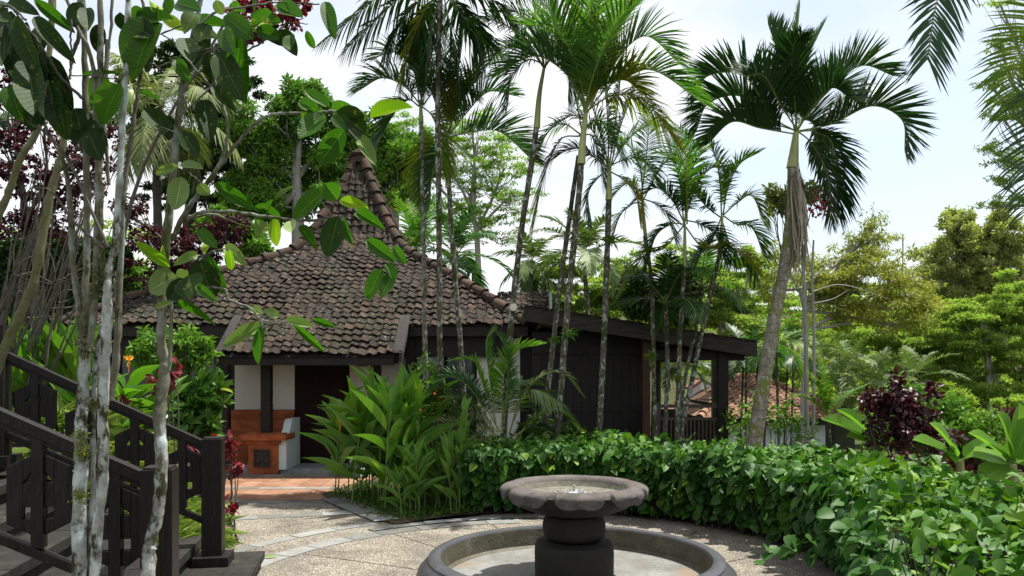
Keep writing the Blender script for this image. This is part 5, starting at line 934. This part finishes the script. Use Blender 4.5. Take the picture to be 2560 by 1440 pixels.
# left bank plants
sp = [(-4.55 + random.gauss(0, .3) , 8.2 + random.gauss(0, .25)) for _ in range(12)]
ginger('bank_heliconia', 'bright yellow green heliconia rising behind the upper railing at the left', [at(x, 1000, 8.3)[:2] for x in (60, 90, 120, 150, 175, 195, 140, 100, 70)], 'helic', .8, 1.3, .68, .12, base=1.1, tmk=LNs, lift=(55, 85), tilt=.08, group='heliconias on the left bank')
ginger('bank_heliconia', 'heliconia with horizontal lime leaves and orange bird flower behind the pale trunks', [at(x, 1050, 8.7)[:2] for x in (270, 300, 330, 290, 350, 260, 310)], 'helic', .6, 1.0, .58, .10, base=.95, tmk=LNs, lift=(5, 45), flowers=[(at(322, 902, 8.5), 12)], group='heliconias on the left bank')
gr = MB(); n = 5200; P = np.stack([rng.uniform(-4.75, -3.35, n), rng.uniform(7.75, 9.0, n), np.zeros(n)], 1); P[:, 2] = hgt(P[:, 0], P[:, 1]) + .25 * rng.random(n); D = rng.normal(0, .5, (n, 3)) + (.5, -.5, .45)
gr.inst(LN, P, D, rng.normal(0, .4, (n, 3)) + (0, 0, 1), rng.uniform(.25, .5, n), .014, rng.random(n)); tag(link_mesh('striped_grass', gr, M['grass'], loc=(-4, 8.4, .3)), 'pale striped grass spilling over the bank behind the railing', 'grass', None, 'stuff')
# ground cover in the beds
b = MB(); pts = scatter([(-2.9, 12.5), (-1.5, 10.25), (-.3, 10.95), (-.3, 13), (-2.6, 13.6)], 1700) + scatter([(-4.5, 10.3), (-3.9, 10.5), (-4.6, 12), (-6.2, 12), (-6.2, 8.8), (-4, 8.4)], 900) + scatter([(-.4, 11.6), (3.6, 11.6), (4.4, 14), (-.4, 14.8)], 1600)
P = np.c_[np.array(pts), np.full(len(pts), .02)]; P[:, 2] += .05 * rng.random(len(pts)); n = len(P); b.inst(LN, P, rng.normal(0, .6, (n, 3)) + (0, 0, .7), rng.normal(0, .4, (n, 3)) + (0, 0, .6), rng.uniform(.04, .13, n), .022, rng.random(n) * .7); tag(link_mesh('ground_cover', b, M['tuft'], loc=(-1, 12, 0)), 'short leafy ground cover in the beds', 'ground cover', None, 'stuff')
# plants right of the court, beyond the hedge
bushy('dark_red_shrub', 'upright dark red leaved shrub beyond the right side of the hedge', [(2240, 1000, 40, 50, 11.5), (2255, 1055, 60, 60, 11.6), (2190, 1040, 36, 60, 11.6), (2290, 1040, 50, 70, 11.5), (2335, 985, 18, 36, 11.4), (2240, 1090, 70, 40, 11.4), (2170, 1000, 14, 30, 11.5), (2360, 1090, 50, 26, 11.2), (2245, 950, 16, 24, 11.5), (2300, 1150, 60, 24, 10.8)], 'cordy', 2600, .085, tm=OV3, asp=.7, stems=30, nk=12, base=-.3)
bushy('glossy_green_shrub', 'glossy green shrub just behind the dark red shrub', [(2330, 1010, 60, 50, 13.5), (2270, 1000, 60, 50, 13.5), (2390, 1040, 40, 40, 13.5), (2280, 1080, 100, 60, 13.2), (2400, 1110, 80, 50, 12.5)], 'broad', 4200, .13, tm=OV3, stems=14, base=-.8)
bushy('light_green_shrub', 'small bright feathery shrub at the right of the dark red shrub', [(2445, 1060, 36, 34, 12), (2480, 1050, 24, 24, 12), (2460, 1120, 40, 40, 12)], 'bush', 1600, .07, base=-.7)
bushy('maroon_bush', 'low maroon bush at the right edge below the slope', [(2520, 1040, 50, 30, 20), (2480, 1140, 60, 24, 14), (2560, 1150, 60, 30, 14), (2420, 1170, 50, 20, 12)], 'maroon', 2600, .1, base=-1.5, group=None)
bushy('creeper_bush', 'airy light green creeper shrub at the foot of the mossy big palm', [(1850, 1060, 40, 50, 14.5), (1900, 1030, 40, 50, 15), (1960, 1050, 40, 50, 15), (2010, 1080, 30, 40, 15), (1830, 1100, 50, 30, 14)], 'bush', 900, .08, asp=.55, stems=26, base=-.5)
bushy('dark_understory_shrub', 'dark leafy understory along the foot of the timber wall', [(1370, 1080, 60, 50, 13.6), (1470, 1110, 60, 40, 13.4), (1560, 1110, 60, 26, 13.4), (1300, 1110, 60, 50, 13), (1190, 1140, 50, 50, 12.6)], 'darktree', 3400, .12, tm=LN, asp=.25, base=0)
bushy('round_epiphyte_bush', 'rounded grey green mistletoe bush tucked beside the big palm trunk', [(1960, 500, 44, 38, 14.2), (2020, 485, 30, 32, 14.2), (1930, 490, 24, 30, 14.2)], 'silver', 1500, .09, tm=OV3, asp=.4, stems=14, base=3.9)
def banana(label, base, leaves, Y):
    g = at(*base, Y); g[2] = float(hgt(g[0], g[1])) - .05; r_ = thing('banana_plant', label, 'banana plant', g, 'banana plants'); top = at(*base, Y); b = MB(); b.tube([g, top], [.09, .05], 9); part('stem', b, M['shaft'], r_)
    for x, y, w_ in leaves:
        tip_ = at(x, y, Y - .2); d = tip_ - top; l_ = np.linalg.norm(d); b = MB(); tmb = leaf_tm(12, 'banana', .1, .12, .012); b.inst(tmb, [top + d * .12], [d + (0, 0, .15 * l_)], [(0.05, -.55, .9)], l_, w_, random.uniform(.3, .8)); b.tube([top, top + d * .15], .012, 5, m=1); part('leaf', b, [M['banana'], M['stem']], r_)
banana('banana plant with long horizontal leaves left of the dark red shrub', (2215, 1120), [(2075, 1062, .28), (2110, 1038, .2), (2130, 1100, .26), (2290, 1050, .25), (2200, 1030, .25)], 12.5)
banana('banana plant with broad leaves at the right edge behind the hedge', (2530, 1160), [(2450, 1150, .3), (2510, 1045, .28), (2440, 1095, .2), (2580, 1060, .3), (2620, 1130, .3), (2470, 1200, .3), (2560, 1030, .25)], 9.2)
banana('banana plant with a pale back lit leaf right of centre behind the hedge', (2400, 1150), [(2300, 1110, .25), (2340, 1070, .22), (2480, 1100, .22), (2440, 1140, .25), (2330, 1150, .25)], 11)
palm('garden_palm', 'young open palm standing before the cottage wall', [(2078, 1130), (2072, 1060)], 15, .04, .035, crown=(2070, 1050), style='palm', ll=.35, lw=.035, n=30, group='small palms around the cottage', fr=[((2050, 980), (2020, 930)), ((2080, 970), (2100, 900)), ((2100, 1000), (2170, 960)), ((2110, 1030), (2170, 1030), (2200, 1080)), ((2040, 1010), (1990, 990), (1960, 1040)), ((2060, 970), (2050, 900))])
t_ = thing('grey_twin_trunk', 'pale grey thin trunk rising beside the cottage, right of the mossy palm', 'tree', (*at(2025, 1150, 17)[:2], -1.2)); b = MB(); p = at(2020, 1150, 17); p[2] = -1.2; b.tube(cat_rom([p, at(2015, 900, 17), at(2010, 720, 17), at(2006, 620, 17)], 5), np.linspace(.055, .035, 16), 9); b.tube(cat_rom([p + (.1, 0, 0), at(2035, 850, 17), at(2030, 700, 17), at(2034, 600, 17)], 5), np.linspace(.04, .02, 16), 8)
for q in (((2010, 740), (1990, 710), (1960, 690)), ((2030, 730), (2090, 712), (2150, 722), (2220, 748)), ((2028, 760), (2080, 748), (2120, 726)), ((2028, 700), (2060, 670), (2090, 640)), ((2008, 690), (1985, 650), (1960, 620))): b.tube(cat_rom([at(x, y, 17) for x, y in q], 5), np.linspace(.016, .005, len(q) * 5 - 4), 5)
part('trunk', b, M['bark_grey'], t_)
t_ = thing('radio_mast', 'thin distant mast standing above the olive tree crown', 'mast', at(2257, 660, 70) * (1, 1, 0)); b = MB(); b.tube([at(2257, 760, 70) * (1, 1, 0), at(2257, 585, 70)], .06, 5); part('pole', b, M['bark_grey'], t_)
# ---------------------------------------------------------------- upper newel and edge post of the far railing
t_ = thing('stair_newel', 'tall dark upper post of the far railing at the left edge of the photo', 'post', sw(1.84, 0, 1.0)); b = MB(); b.obox(sw(1.76, -.09, 1.2), U * .18, W * .18, ZU * 1.18); part('post', b, M['woodstain'], t_, False); b = MB(); b.obox(sw(1.70, -.16, 1.12), U * .3, W * .32, ZU * .1); part('post_base', b, M['woodstain'], t_, False)
# ---------------------------------------------------------------- foreground trees
def stem(b, pts, Y, w, wob=.05, m=0, n=12, k=8):
    P = np.array([at(q[0], q[1], Y + (q[2] if len(q) > 2 else 0)) for q in pts]); c = cat_rom(P, k); W_ = np.interp(np.linspace(0, 1, len(c)), np.linspace(0, 1, len(w)), w) / FP * Y * .5
    W_ = W_ * (1 + .06 * np.sin(np.arange(len(c)) * 1.3) + rng.normal(0, .02, len(c))); c = c + rng.normal(0, .0018, c.shape); b.tube(c, W_, n, wob=wob, m=m); return c
LF = leaf_tm(13, 'ovate', .10, .10, .006); LF2 = leaf_tm(13, 'ovate', .22, .3, .012); LF3 = leaf_tm(13, 'ovate', .14, -.14, .016)
def leaves(b, specs, Y, m=0):
    for s in specs:
        x0, y0, x1, y1, w_ = s[:5]; rnd = s[5] if len(s) > 5 else random.uniform(.2, .8); dY = random.uniform(-.12, .12); y_ = Y + random.uniform(-.18, .18)
        p = at(x0, y0, y_); q = at(x1, y1, y_ + dY); d = q - p; l_ = np.linalg.norm(d)
        nn = unit(np.array((random.gauss(0, .22), -1, random.uniform(.0, .4)))); b.inst(random.choice((LF, LF2, LF3)), [p], [d], [nn], l_, w_ / FP * Y * 1.3, rnd, m=m)
# multi-stemmed tree
YA = 4.35
tA = thing('pale_bark_tree', 'multi stemmed tree with whitish lichen bark and long dark leaves before the near stair railing', 'tree', (-2.25, YA, 0), 'pale barked trees in front of the steps')
b = MB()
stem(b, [(195, 2000), (196, 1440), (202, 1180), (204, 1040), (212, 900), (208, 850)], YA, [40, 34, 31, 28, 26]); bu = MB(); stem(bu, [(208, 880), (196, 760), (180, 640), (176, 520), (158, 400), (120, 330), (60, 200)], YA + .02, [17.6, 16.0, 13.6, 12.8, 10.4, 8.0, 6.4]); stem(bu, [(212, 880), (215, 700), (218, 500), (214, 300), (212, 150), (205, -60)], YA + .03, [20.0, 17.6, 16.8, 16.0, 14.4, 13.6]); stem(bu, [(222, 880), (236, 760), (244, 560), (248, 300), (252, 100), (250, -60)], YA - .02, [17.6, 17.6, 16.8, 16.0, 14.4, 12.8])
stem(b, [(236, 2000), (238, 1440), (256, 1200), (258, 1020), (264, 860), (268, 760), (270, 690), (286, 610), (298, 470), (306, 300), (318, 120), (322, -60)], YA - .06, [29, 25, 25, 26, 25, 22, 19, 17, 16, 15, 14, 13]); stem(bu, [(262, 700), (250, 600), (252, 480), (238, 330), (232, 160), (180, 40), (160, -40)], YA - .02, [16.0, 14.4, 12.0, 11.2, 10.4, 8.8, 6.4]); stem(b, [(228, 1440), (232, 1200), (234, 1000), (240, 900), (252, 810)], YA + .05, [15, 15, 13, 12, 8])
stem(bu, [(275, 1000, .1), (292, 880, .1), (300, 700, .1), (310, 480, .1), (335, 300, .1), (352, 180, .1), (365, 60, .1), (345, -40, .1)], YA + .08, [19.2, 17.6, 15.2, 12.8, 10.4, 9.6, 8.0, 7.2]); stem(bu, [(268, 100), (262, 300), (272, 460)], YA + .2, [11.2, 9.6, 8.0]); stem(bu, [(200, -20), (196, 90), (180, 140), (175, 200)], YA + .1, [11.2, 10.4, 8.0, 5.6]); stem(bu, [(280, -30), (276, 90), (258, 200), (240, 330)], YA + .15, [8.0, 6.4, 4.8, 4.0])
tk = part('trunk', b, M['bark_white'], tA); part('upper_stem', bu, M['bark_mid'], tA)  # upper stems get a darker mottled bark, with some shade in its colour
b = MB(); Yl = YA - .05
for pts, w_ in (([(30, 20), (60, 60), (100, 110), (150, 190), (210, 250)], [5, 6, 7, 8]), ([(0, 12), (30, 18), (66, 50)], [4, 5, 6]), ([(45, 200), (60, 290), (110, 330), (150, 370), (190, 440), (270, 620)], [3, 5, 6, 8, 10]), ([(0, 305), (60, 292), (80, 300)], [4, 4, 4]), ([(175, 190), (240, 190), (320, 205)], [3, 3, 3]), ([(400, 175), (380, 160), (330, 170)], [3, 4, 6]), ([(260, 620), (190, 560), (130, 480), (80, 470)], [9, 7, 5, 3]), ([(180, 50), (176, 100), (182, 160)], [6, 5, 3]), ([(268, 330), (230, 360), (180, 380)], [5, 4, 3])): stem(b, pts, Yl, w_, .03, n=6)
part('branch', b, M['bark_twig'], tA)
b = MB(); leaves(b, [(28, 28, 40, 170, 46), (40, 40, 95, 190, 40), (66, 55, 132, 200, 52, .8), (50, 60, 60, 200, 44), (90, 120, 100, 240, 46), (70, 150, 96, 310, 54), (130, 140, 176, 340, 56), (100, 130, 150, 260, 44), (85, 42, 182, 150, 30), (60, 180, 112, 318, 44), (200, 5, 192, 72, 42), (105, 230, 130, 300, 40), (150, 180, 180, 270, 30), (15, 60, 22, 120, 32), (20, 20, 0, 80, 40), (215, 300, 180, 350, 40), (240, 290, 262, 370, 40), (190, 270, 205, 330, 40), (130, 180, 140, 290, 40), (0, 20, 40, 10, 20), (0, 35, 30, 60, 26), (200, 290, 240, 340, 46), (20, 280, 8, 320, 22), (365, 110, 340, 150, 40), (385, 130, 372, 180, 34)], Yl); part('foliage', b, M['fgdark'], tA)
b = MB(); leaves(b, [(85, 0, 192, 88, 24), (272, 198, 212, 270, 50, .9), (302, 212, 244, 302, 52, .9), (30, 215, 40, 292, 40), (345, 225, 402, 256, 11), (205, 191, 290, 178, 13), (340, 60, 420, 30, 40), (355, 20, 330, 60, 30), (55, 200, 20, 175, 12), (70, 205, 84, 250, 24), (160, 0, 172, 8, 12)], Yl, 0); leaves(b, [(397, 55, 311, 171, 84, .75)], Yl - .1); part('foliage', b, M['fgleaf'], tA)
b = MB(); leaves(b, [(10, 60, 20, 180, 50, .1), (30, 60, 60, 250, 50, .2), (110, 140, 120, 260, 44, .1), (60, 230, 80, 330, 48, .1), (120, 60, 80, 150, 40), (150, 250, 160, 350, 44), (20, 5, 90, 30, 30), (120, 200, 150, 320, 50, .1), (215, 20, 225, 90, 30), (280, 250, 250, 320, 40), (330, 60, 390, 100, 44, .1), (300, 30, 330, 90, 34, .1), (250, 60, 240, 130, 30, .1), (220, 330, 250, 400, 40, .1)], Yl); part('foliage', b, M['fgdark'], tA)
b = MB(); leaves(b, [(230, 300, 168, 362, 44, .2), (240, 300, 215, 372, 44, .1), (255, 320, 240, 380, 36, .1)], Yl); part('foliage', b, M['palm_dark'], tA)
b = MB(); c_ = at(328, 242, Yl - .1); b.lathe([(0, .042), (.010, .036), (.018, .018), (.020, 0), (.018, -.018), (.01, -.034), (0, -.042)], c_, 14); b.tube([c_ + (0, 0, .04), c_ + (-.01, 0, .08)], .003, 5); part('green_fruit', b, M['gfruit'], tA)
for px, py, w_ in ((205, 1130, 22), (202, 1090, 22), (208, 860, 26), (212, 880, 24), (262, 690, 26), (255, 1120, 16), (232, 1010, 16), (200, 1240, 20), (256, 960, 14), (250, 700, 20)):
    b = MB(); n = 160; c = at(px, py, YA - .03); P = c + rng.normal(0, 1, (n, 3)) * (w_ / FP * YA * .36, .02, w_ / FP * YA * .5); b.inst(RH, P, rng.normal(0, 1, (n, 3)), rng.normal(0, 1, (n, 3)), .016, .010, rng.random(n) * .5); part('moss', b, M['olive'] if py > 1080 else M['bark_moss'], tA, False)
# single stem tree with the two long boughs
YB_ = 4.5
tB = thing('pale_bark_tree', 'single crooked pale trunk before the near newel post with long leafy boughs to the right', 'tree', (-2.0, YB_, 0), 'pale barked trees in front of the steps')
b = MB(); stem(b, [(355, 2000), (370, 1440), (380, 1350), (400, 1240), (403, 1120), (398, 1040), (410, 950), (412, 905), (402, 850), (406, 760), (410, 660), (424, 520), (436, 400), (448, 280), (464, 170), (490, 60), (505, -40)], YB_, [36, 32, 29, 28, 27, 30, 28, 26, 23, 23, 24, 19, 18, 17, 15, 12, 10], k=6); stem(b, [(424, 925), (428, 820), (430, 740), (440, 705), (500, 716), (560, 722), (572, 748), (625, 770), (642, 790), (655, 815)], YB_ - .05, [9, 8, 8, 8, 7, 7, 6, 5, 4]); stem(b, [(432, 600), (455, 545), (500, 480), (545, 420), (600, 350), (650, 300), (700, 284), (780, 284), (835, 278), (862, 300), (870, 325), (892, 352)], YB_ - .02, [13, 12, 12, 10, 9, 8, 7, 7, 6, 5, 4]); stem(b, [(470, 545), (510, 530), (580, 530), (660, 540), (740, 550), (828, 553), (868, 570), (890, 600), (930, 612), (960, 620), (980, 622)], YB_ - .05, [9, 8, 8, 7, 7, 6, 5, 4, 4, 3]); stem(b, [(470, 550), (530, 535), (600, 562), (640, 570)], YB_, [7, 6, 4, 3]); stem(b, [(530, 450), (560, 380), (570, 320), (560, 270), (540, 230), (480, 165), (440, 110), (400, 85)], YB_ - .04, [10, 9, 8, 8, 7, 5, 4, 3]); stem(b, [(540, 230), (535, 170), (540, 110), (575, 138), (620, 125), (670, 95), (720, 60), (770, 60)], YB_ - .06, [7, 6, 5, 5, 5, 4, 3, 2]); stem(b, [(450, 300), (455, 220), (470, 120)], YB_ + .03, [9, 9, 8]); stem(b, [(455, 300), (400, 340)], YB_, [5, 3]); stem(b, [(480, 80), (540, 30), (600, 20), (700, 5), (800, 12)], YB_ - .03, [7, 6, 5, 4, 3]); stem(b, [(400, 85), (470, 55), (505, 10), (510, -40)], YB_ - .03, [4, 4, 3, 2]); stem(b, [(390, 170), (440, 150), (530, 120)], YB_ - .02, [4, 5, 5])
for pts in ([(835, 545), (800, 500), (770, 480)], [(830, 500), (860, 490), (880, 480)], [(640, 790), (660, 800), (700, 812), (740, 812)], [(425, 668), (415, 700), (440, 705)], [(500, 640), (560, 622), (600, 630)], [(480, 655), (520, 636), (560, 625)], [(510, 490), (500, 455), (470, 430)], [(650, 820), (690, 808), (720, 800)], [(870, 325), (900, 355)], [(800, 500), (835, 480), (850, 500)], [(440, 330), (400, 320), (380, 350)]): stem(b, pts, YB_ - .05, [4, 3, 2], n=5)
part('trunk', b, M['bark_mid'], tB)
b = MB(); stem(b, [(355, 2000, 0), (370, 1440), (380, 1350), (400, 1240), (403, 1120), (398, 1060)], YB_ - .003, [36.5, 33, 30, 29, 28.5, 22], k=6); part('pale_bark', b, M['bark_white'], tB)
Yl = YB_ - .08
dk = [(480, 85, 525, 122, 50), (500, 115, 470, 175, 54), (520, 130, 535, 208, 30), (545, 130, 602, 246, 50), (510, 248, 524, 350, 42), (450, 330, 497, 386, 34), (360, 275, 436, 338, 38), (500, 650, 530, 748, 60), (470, 690, 480, 740, 60), (470, 700, 420, 750, 36), (845, 540, 822, 642, 44), (690, 80, 745, 130, 36), (840, 278, 926, 332, 50), (540, 215, 575, 262, 26), (660, 70, 700, 105, 30), (405, 290, 452, 370, 36), (460, 95, 480, 150, 40), (520, 60, 500, 110, 40)]
md = [(440, 8, 496, 20, 36), (410, 0, 430, 34, 36), (485, 62, 572, 54, 28), (560, 72, 580, 130, 36), (560, 40, 632, 94, 42), (590, 88, 608, 232, 38), (545, 212, 586, 250, 24), (625, 40, 702, 62, 34), (690, 12, 766, 56, 34), (725, 88, 730, 136, 28), (767, 76, 785, 124, 17), (812, 4, 836, 92, 28), (795, 278, 742, 245, 30), (825, 268, 762, 232, 24), (827, 272, 902, 284, 28), (808, 285, 750, 357, 42), (800, 283, 735, 306, 22), (862, 322, 795, 412, 44), (830, 290, 862, 322, 22), (811, 478, 728, 546, 38), (770, 484, 812, 478, 22), (812, 458, 846, 502, 38), (890, 530, 952, 562, 24), (748, 565, 792, 616, 22), (915, 598, 992, 656, 28), (982, 615, 1010, 660, 20), (955, 672, 915, 750, 32), (982, 680, 952, 746, 26), (535, 458, 640, 528, 28), (636, 516, 705, 545, 26), (495, 574, 541, 618, 24), (520, 640, 554, 738, 42), (440, 765, 522, 790, 18), (662, 812, 638, 914, 28), (735, 812, 812, 880, 16), (780, 798, 840, 818, 14), (860, 545, 872, 606, 22), (640, 72, 700, 100, 30), (600, 120, 580, 190, 34), (490, 712, 540, 752, 18), (440, 150, 470, 200, 26), (680, 30, 640, 70, 30), (965, 660, 990, 694, 22), (640, 570, 690, 500, 20), (390, 20, 380, 60, 34), (590, 0, 600, 40, 30), (630, 0, 640, 30, 30)]
pl_ = [(490, 34, 458, 72, 32), (478, 74, 546, 96, 26), (455, 442, 438, 526, 40), (447, 415, 399, 436, 20), (450, 412, 512, 432, 22), (500, 458, 520, 490, 26), (495, 635, 438, 657, 18), (562, 612, 622, 668, 28), (440, 688, 382, 728, 54), (440, 690, 490, 700, 26), (895, 338, 940, 426, 28), (640, 550, 666, 592, 32), (725, 553, 733, 588, 26), (658, 810, 556, 862, 28), (628, 770, 666, 790, 18), (660, 776, 702, 790, 20), (710, 800, 786, 812, 20), (540, 0, 556, 38, 22), (690, 492, 740, 470, 10), (430, 755, 390, 770, 12)]
yl = [(372, 0, 398, 28, 38), (405, 42, 462, 74, 26), (925, 296, 1028, 250, 34), (425, 668, 340, 606, 22), (426, 668, 398, 614, 11), (850, 500, 918, 518, 24), (625, 60, 690, 54, 26), (640, 76, 688, 90, 24), (575, 624, 583, 672, 22), (690, 545, 688, 616, 30), (530, 600, 508, 630, 22), (425, 175, 470, 170, 8), (640, 78, 600, 62, 16)]
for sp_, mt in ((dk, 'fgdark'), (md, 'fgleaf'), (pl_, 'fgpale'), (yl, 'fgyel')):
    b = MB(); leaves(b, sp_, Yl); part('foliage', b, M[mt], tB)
# slanting mossy saplings at the far left
for lb, pts, Y, w_ in (('slanting mossy green sapling crossing the top of the railing at the left edge', [(-60, 1100), (0, 900), (45, 800), (88, 690), (112, 560), (130, 470), (150, 400), (170, 300)], 5.6, [26, 24, 22, 20, 20, 17, 14]), ('slanting mossy sapling at the far left edge, thinner and higher', [(-90, 800), (-10, 560), (22, 480), (50, 400), (90, 330), (110, 250), (130, 60), (128, -40)], 6.2, [20, 18, 17, 16, 15, 13, 22])):
    t_ = thing('slanting_sapling', lb, 'tree', at(pts[0][0], pts[0][1], Y), 'slanting saplings'); b = MB(); pp = [at(pts[0][0] - 40, pts[0][1] + 500, Y)]; stem(b, [(pts[0][0] - 60, pts[0][1] + 300)] + pts, Y, w_); part('trunk', b, M['bark_moss'], t_)
t_ = thing('bare_twig_shrub', 'tangle of bare thin mossy stems at the far left behind the saplings', 'shrub', (-4.6, 7.9, .8)); b = MB()
for k in range(36):
    x0 = random.uniform(-60, 120); x1 = x0 + random.uniform(20, 190); y0 = random.uniform(820, 1000); y1 = random.uniform(380, 640); q = [(x0, y0), ((x0 * .6 + x1 * .4) + random.gauss(0, 14), y0 * .6 + y1 * .4), (x1, y1)]; stem(b, q, 8 + random.uniform(-.4, .4), [7, 4, 2], n=5, k=5)
    if k % 2: stem(b, [q[1], (q[1][0] + random.uniform(30, 120), q[1][1] - random.uniform(-10, 60)), (q[1][0] + random.uniform(60, 160), q[1][1] - random.uniform(0, 110))], 8, [5, 3, 1.5], n=4, k=4)
part('stem', b, M['bark_twig'], t_)
# fallen leaves
for px, py, z, lb, mt in ((1322 / 2, 720 + 1350 / 2, .012, 'dry yellow leaf lying on the paving near the steps', 'fgyel'), (545, 1322, .345, 'curled orange leaf lying on the second step', 'redpink'), (700, 1200, .02, 'small green fallen leaf on the tiled patio', 'fgleaf')):
    Y = (HC - z) * FP / (py - HY); b = MB(); c = np.array(((px - 1280) / FP * Y, Y, z)); b.inst(OV5, [c + (0, 0, .01)], [(1, .3, .05)], [(0.1, -.2, 1)], .13, .05, .5); tag(link_mesh('fallen_leaf', b, M[mt], loc=c), lb, 'leaf', 'fallen leaves')
b = MB(); n = 260; P = np.c_[rng.uniform(-4.6, -1.2, n), rng.uniform(7.6, 11.6, n), np.full(n, .012)]; b.inst(RH, P, rng.normal(0, 1, (n, 3)) * (1, 1, .1), np.tile((0.01, 0, 1.), (n, 1)) + rng.normal(0, .1, (n, 3)), rng.uniform(.008, .04, n), .014, rng.random(n)); tag(link_mesh('leaf_litter', b, M['dead'], loc=(-3, 9, 0), smooth=False), 'small crumbs of dry leaves scattered on the paving', 'leaf litter', None, 'stuff')
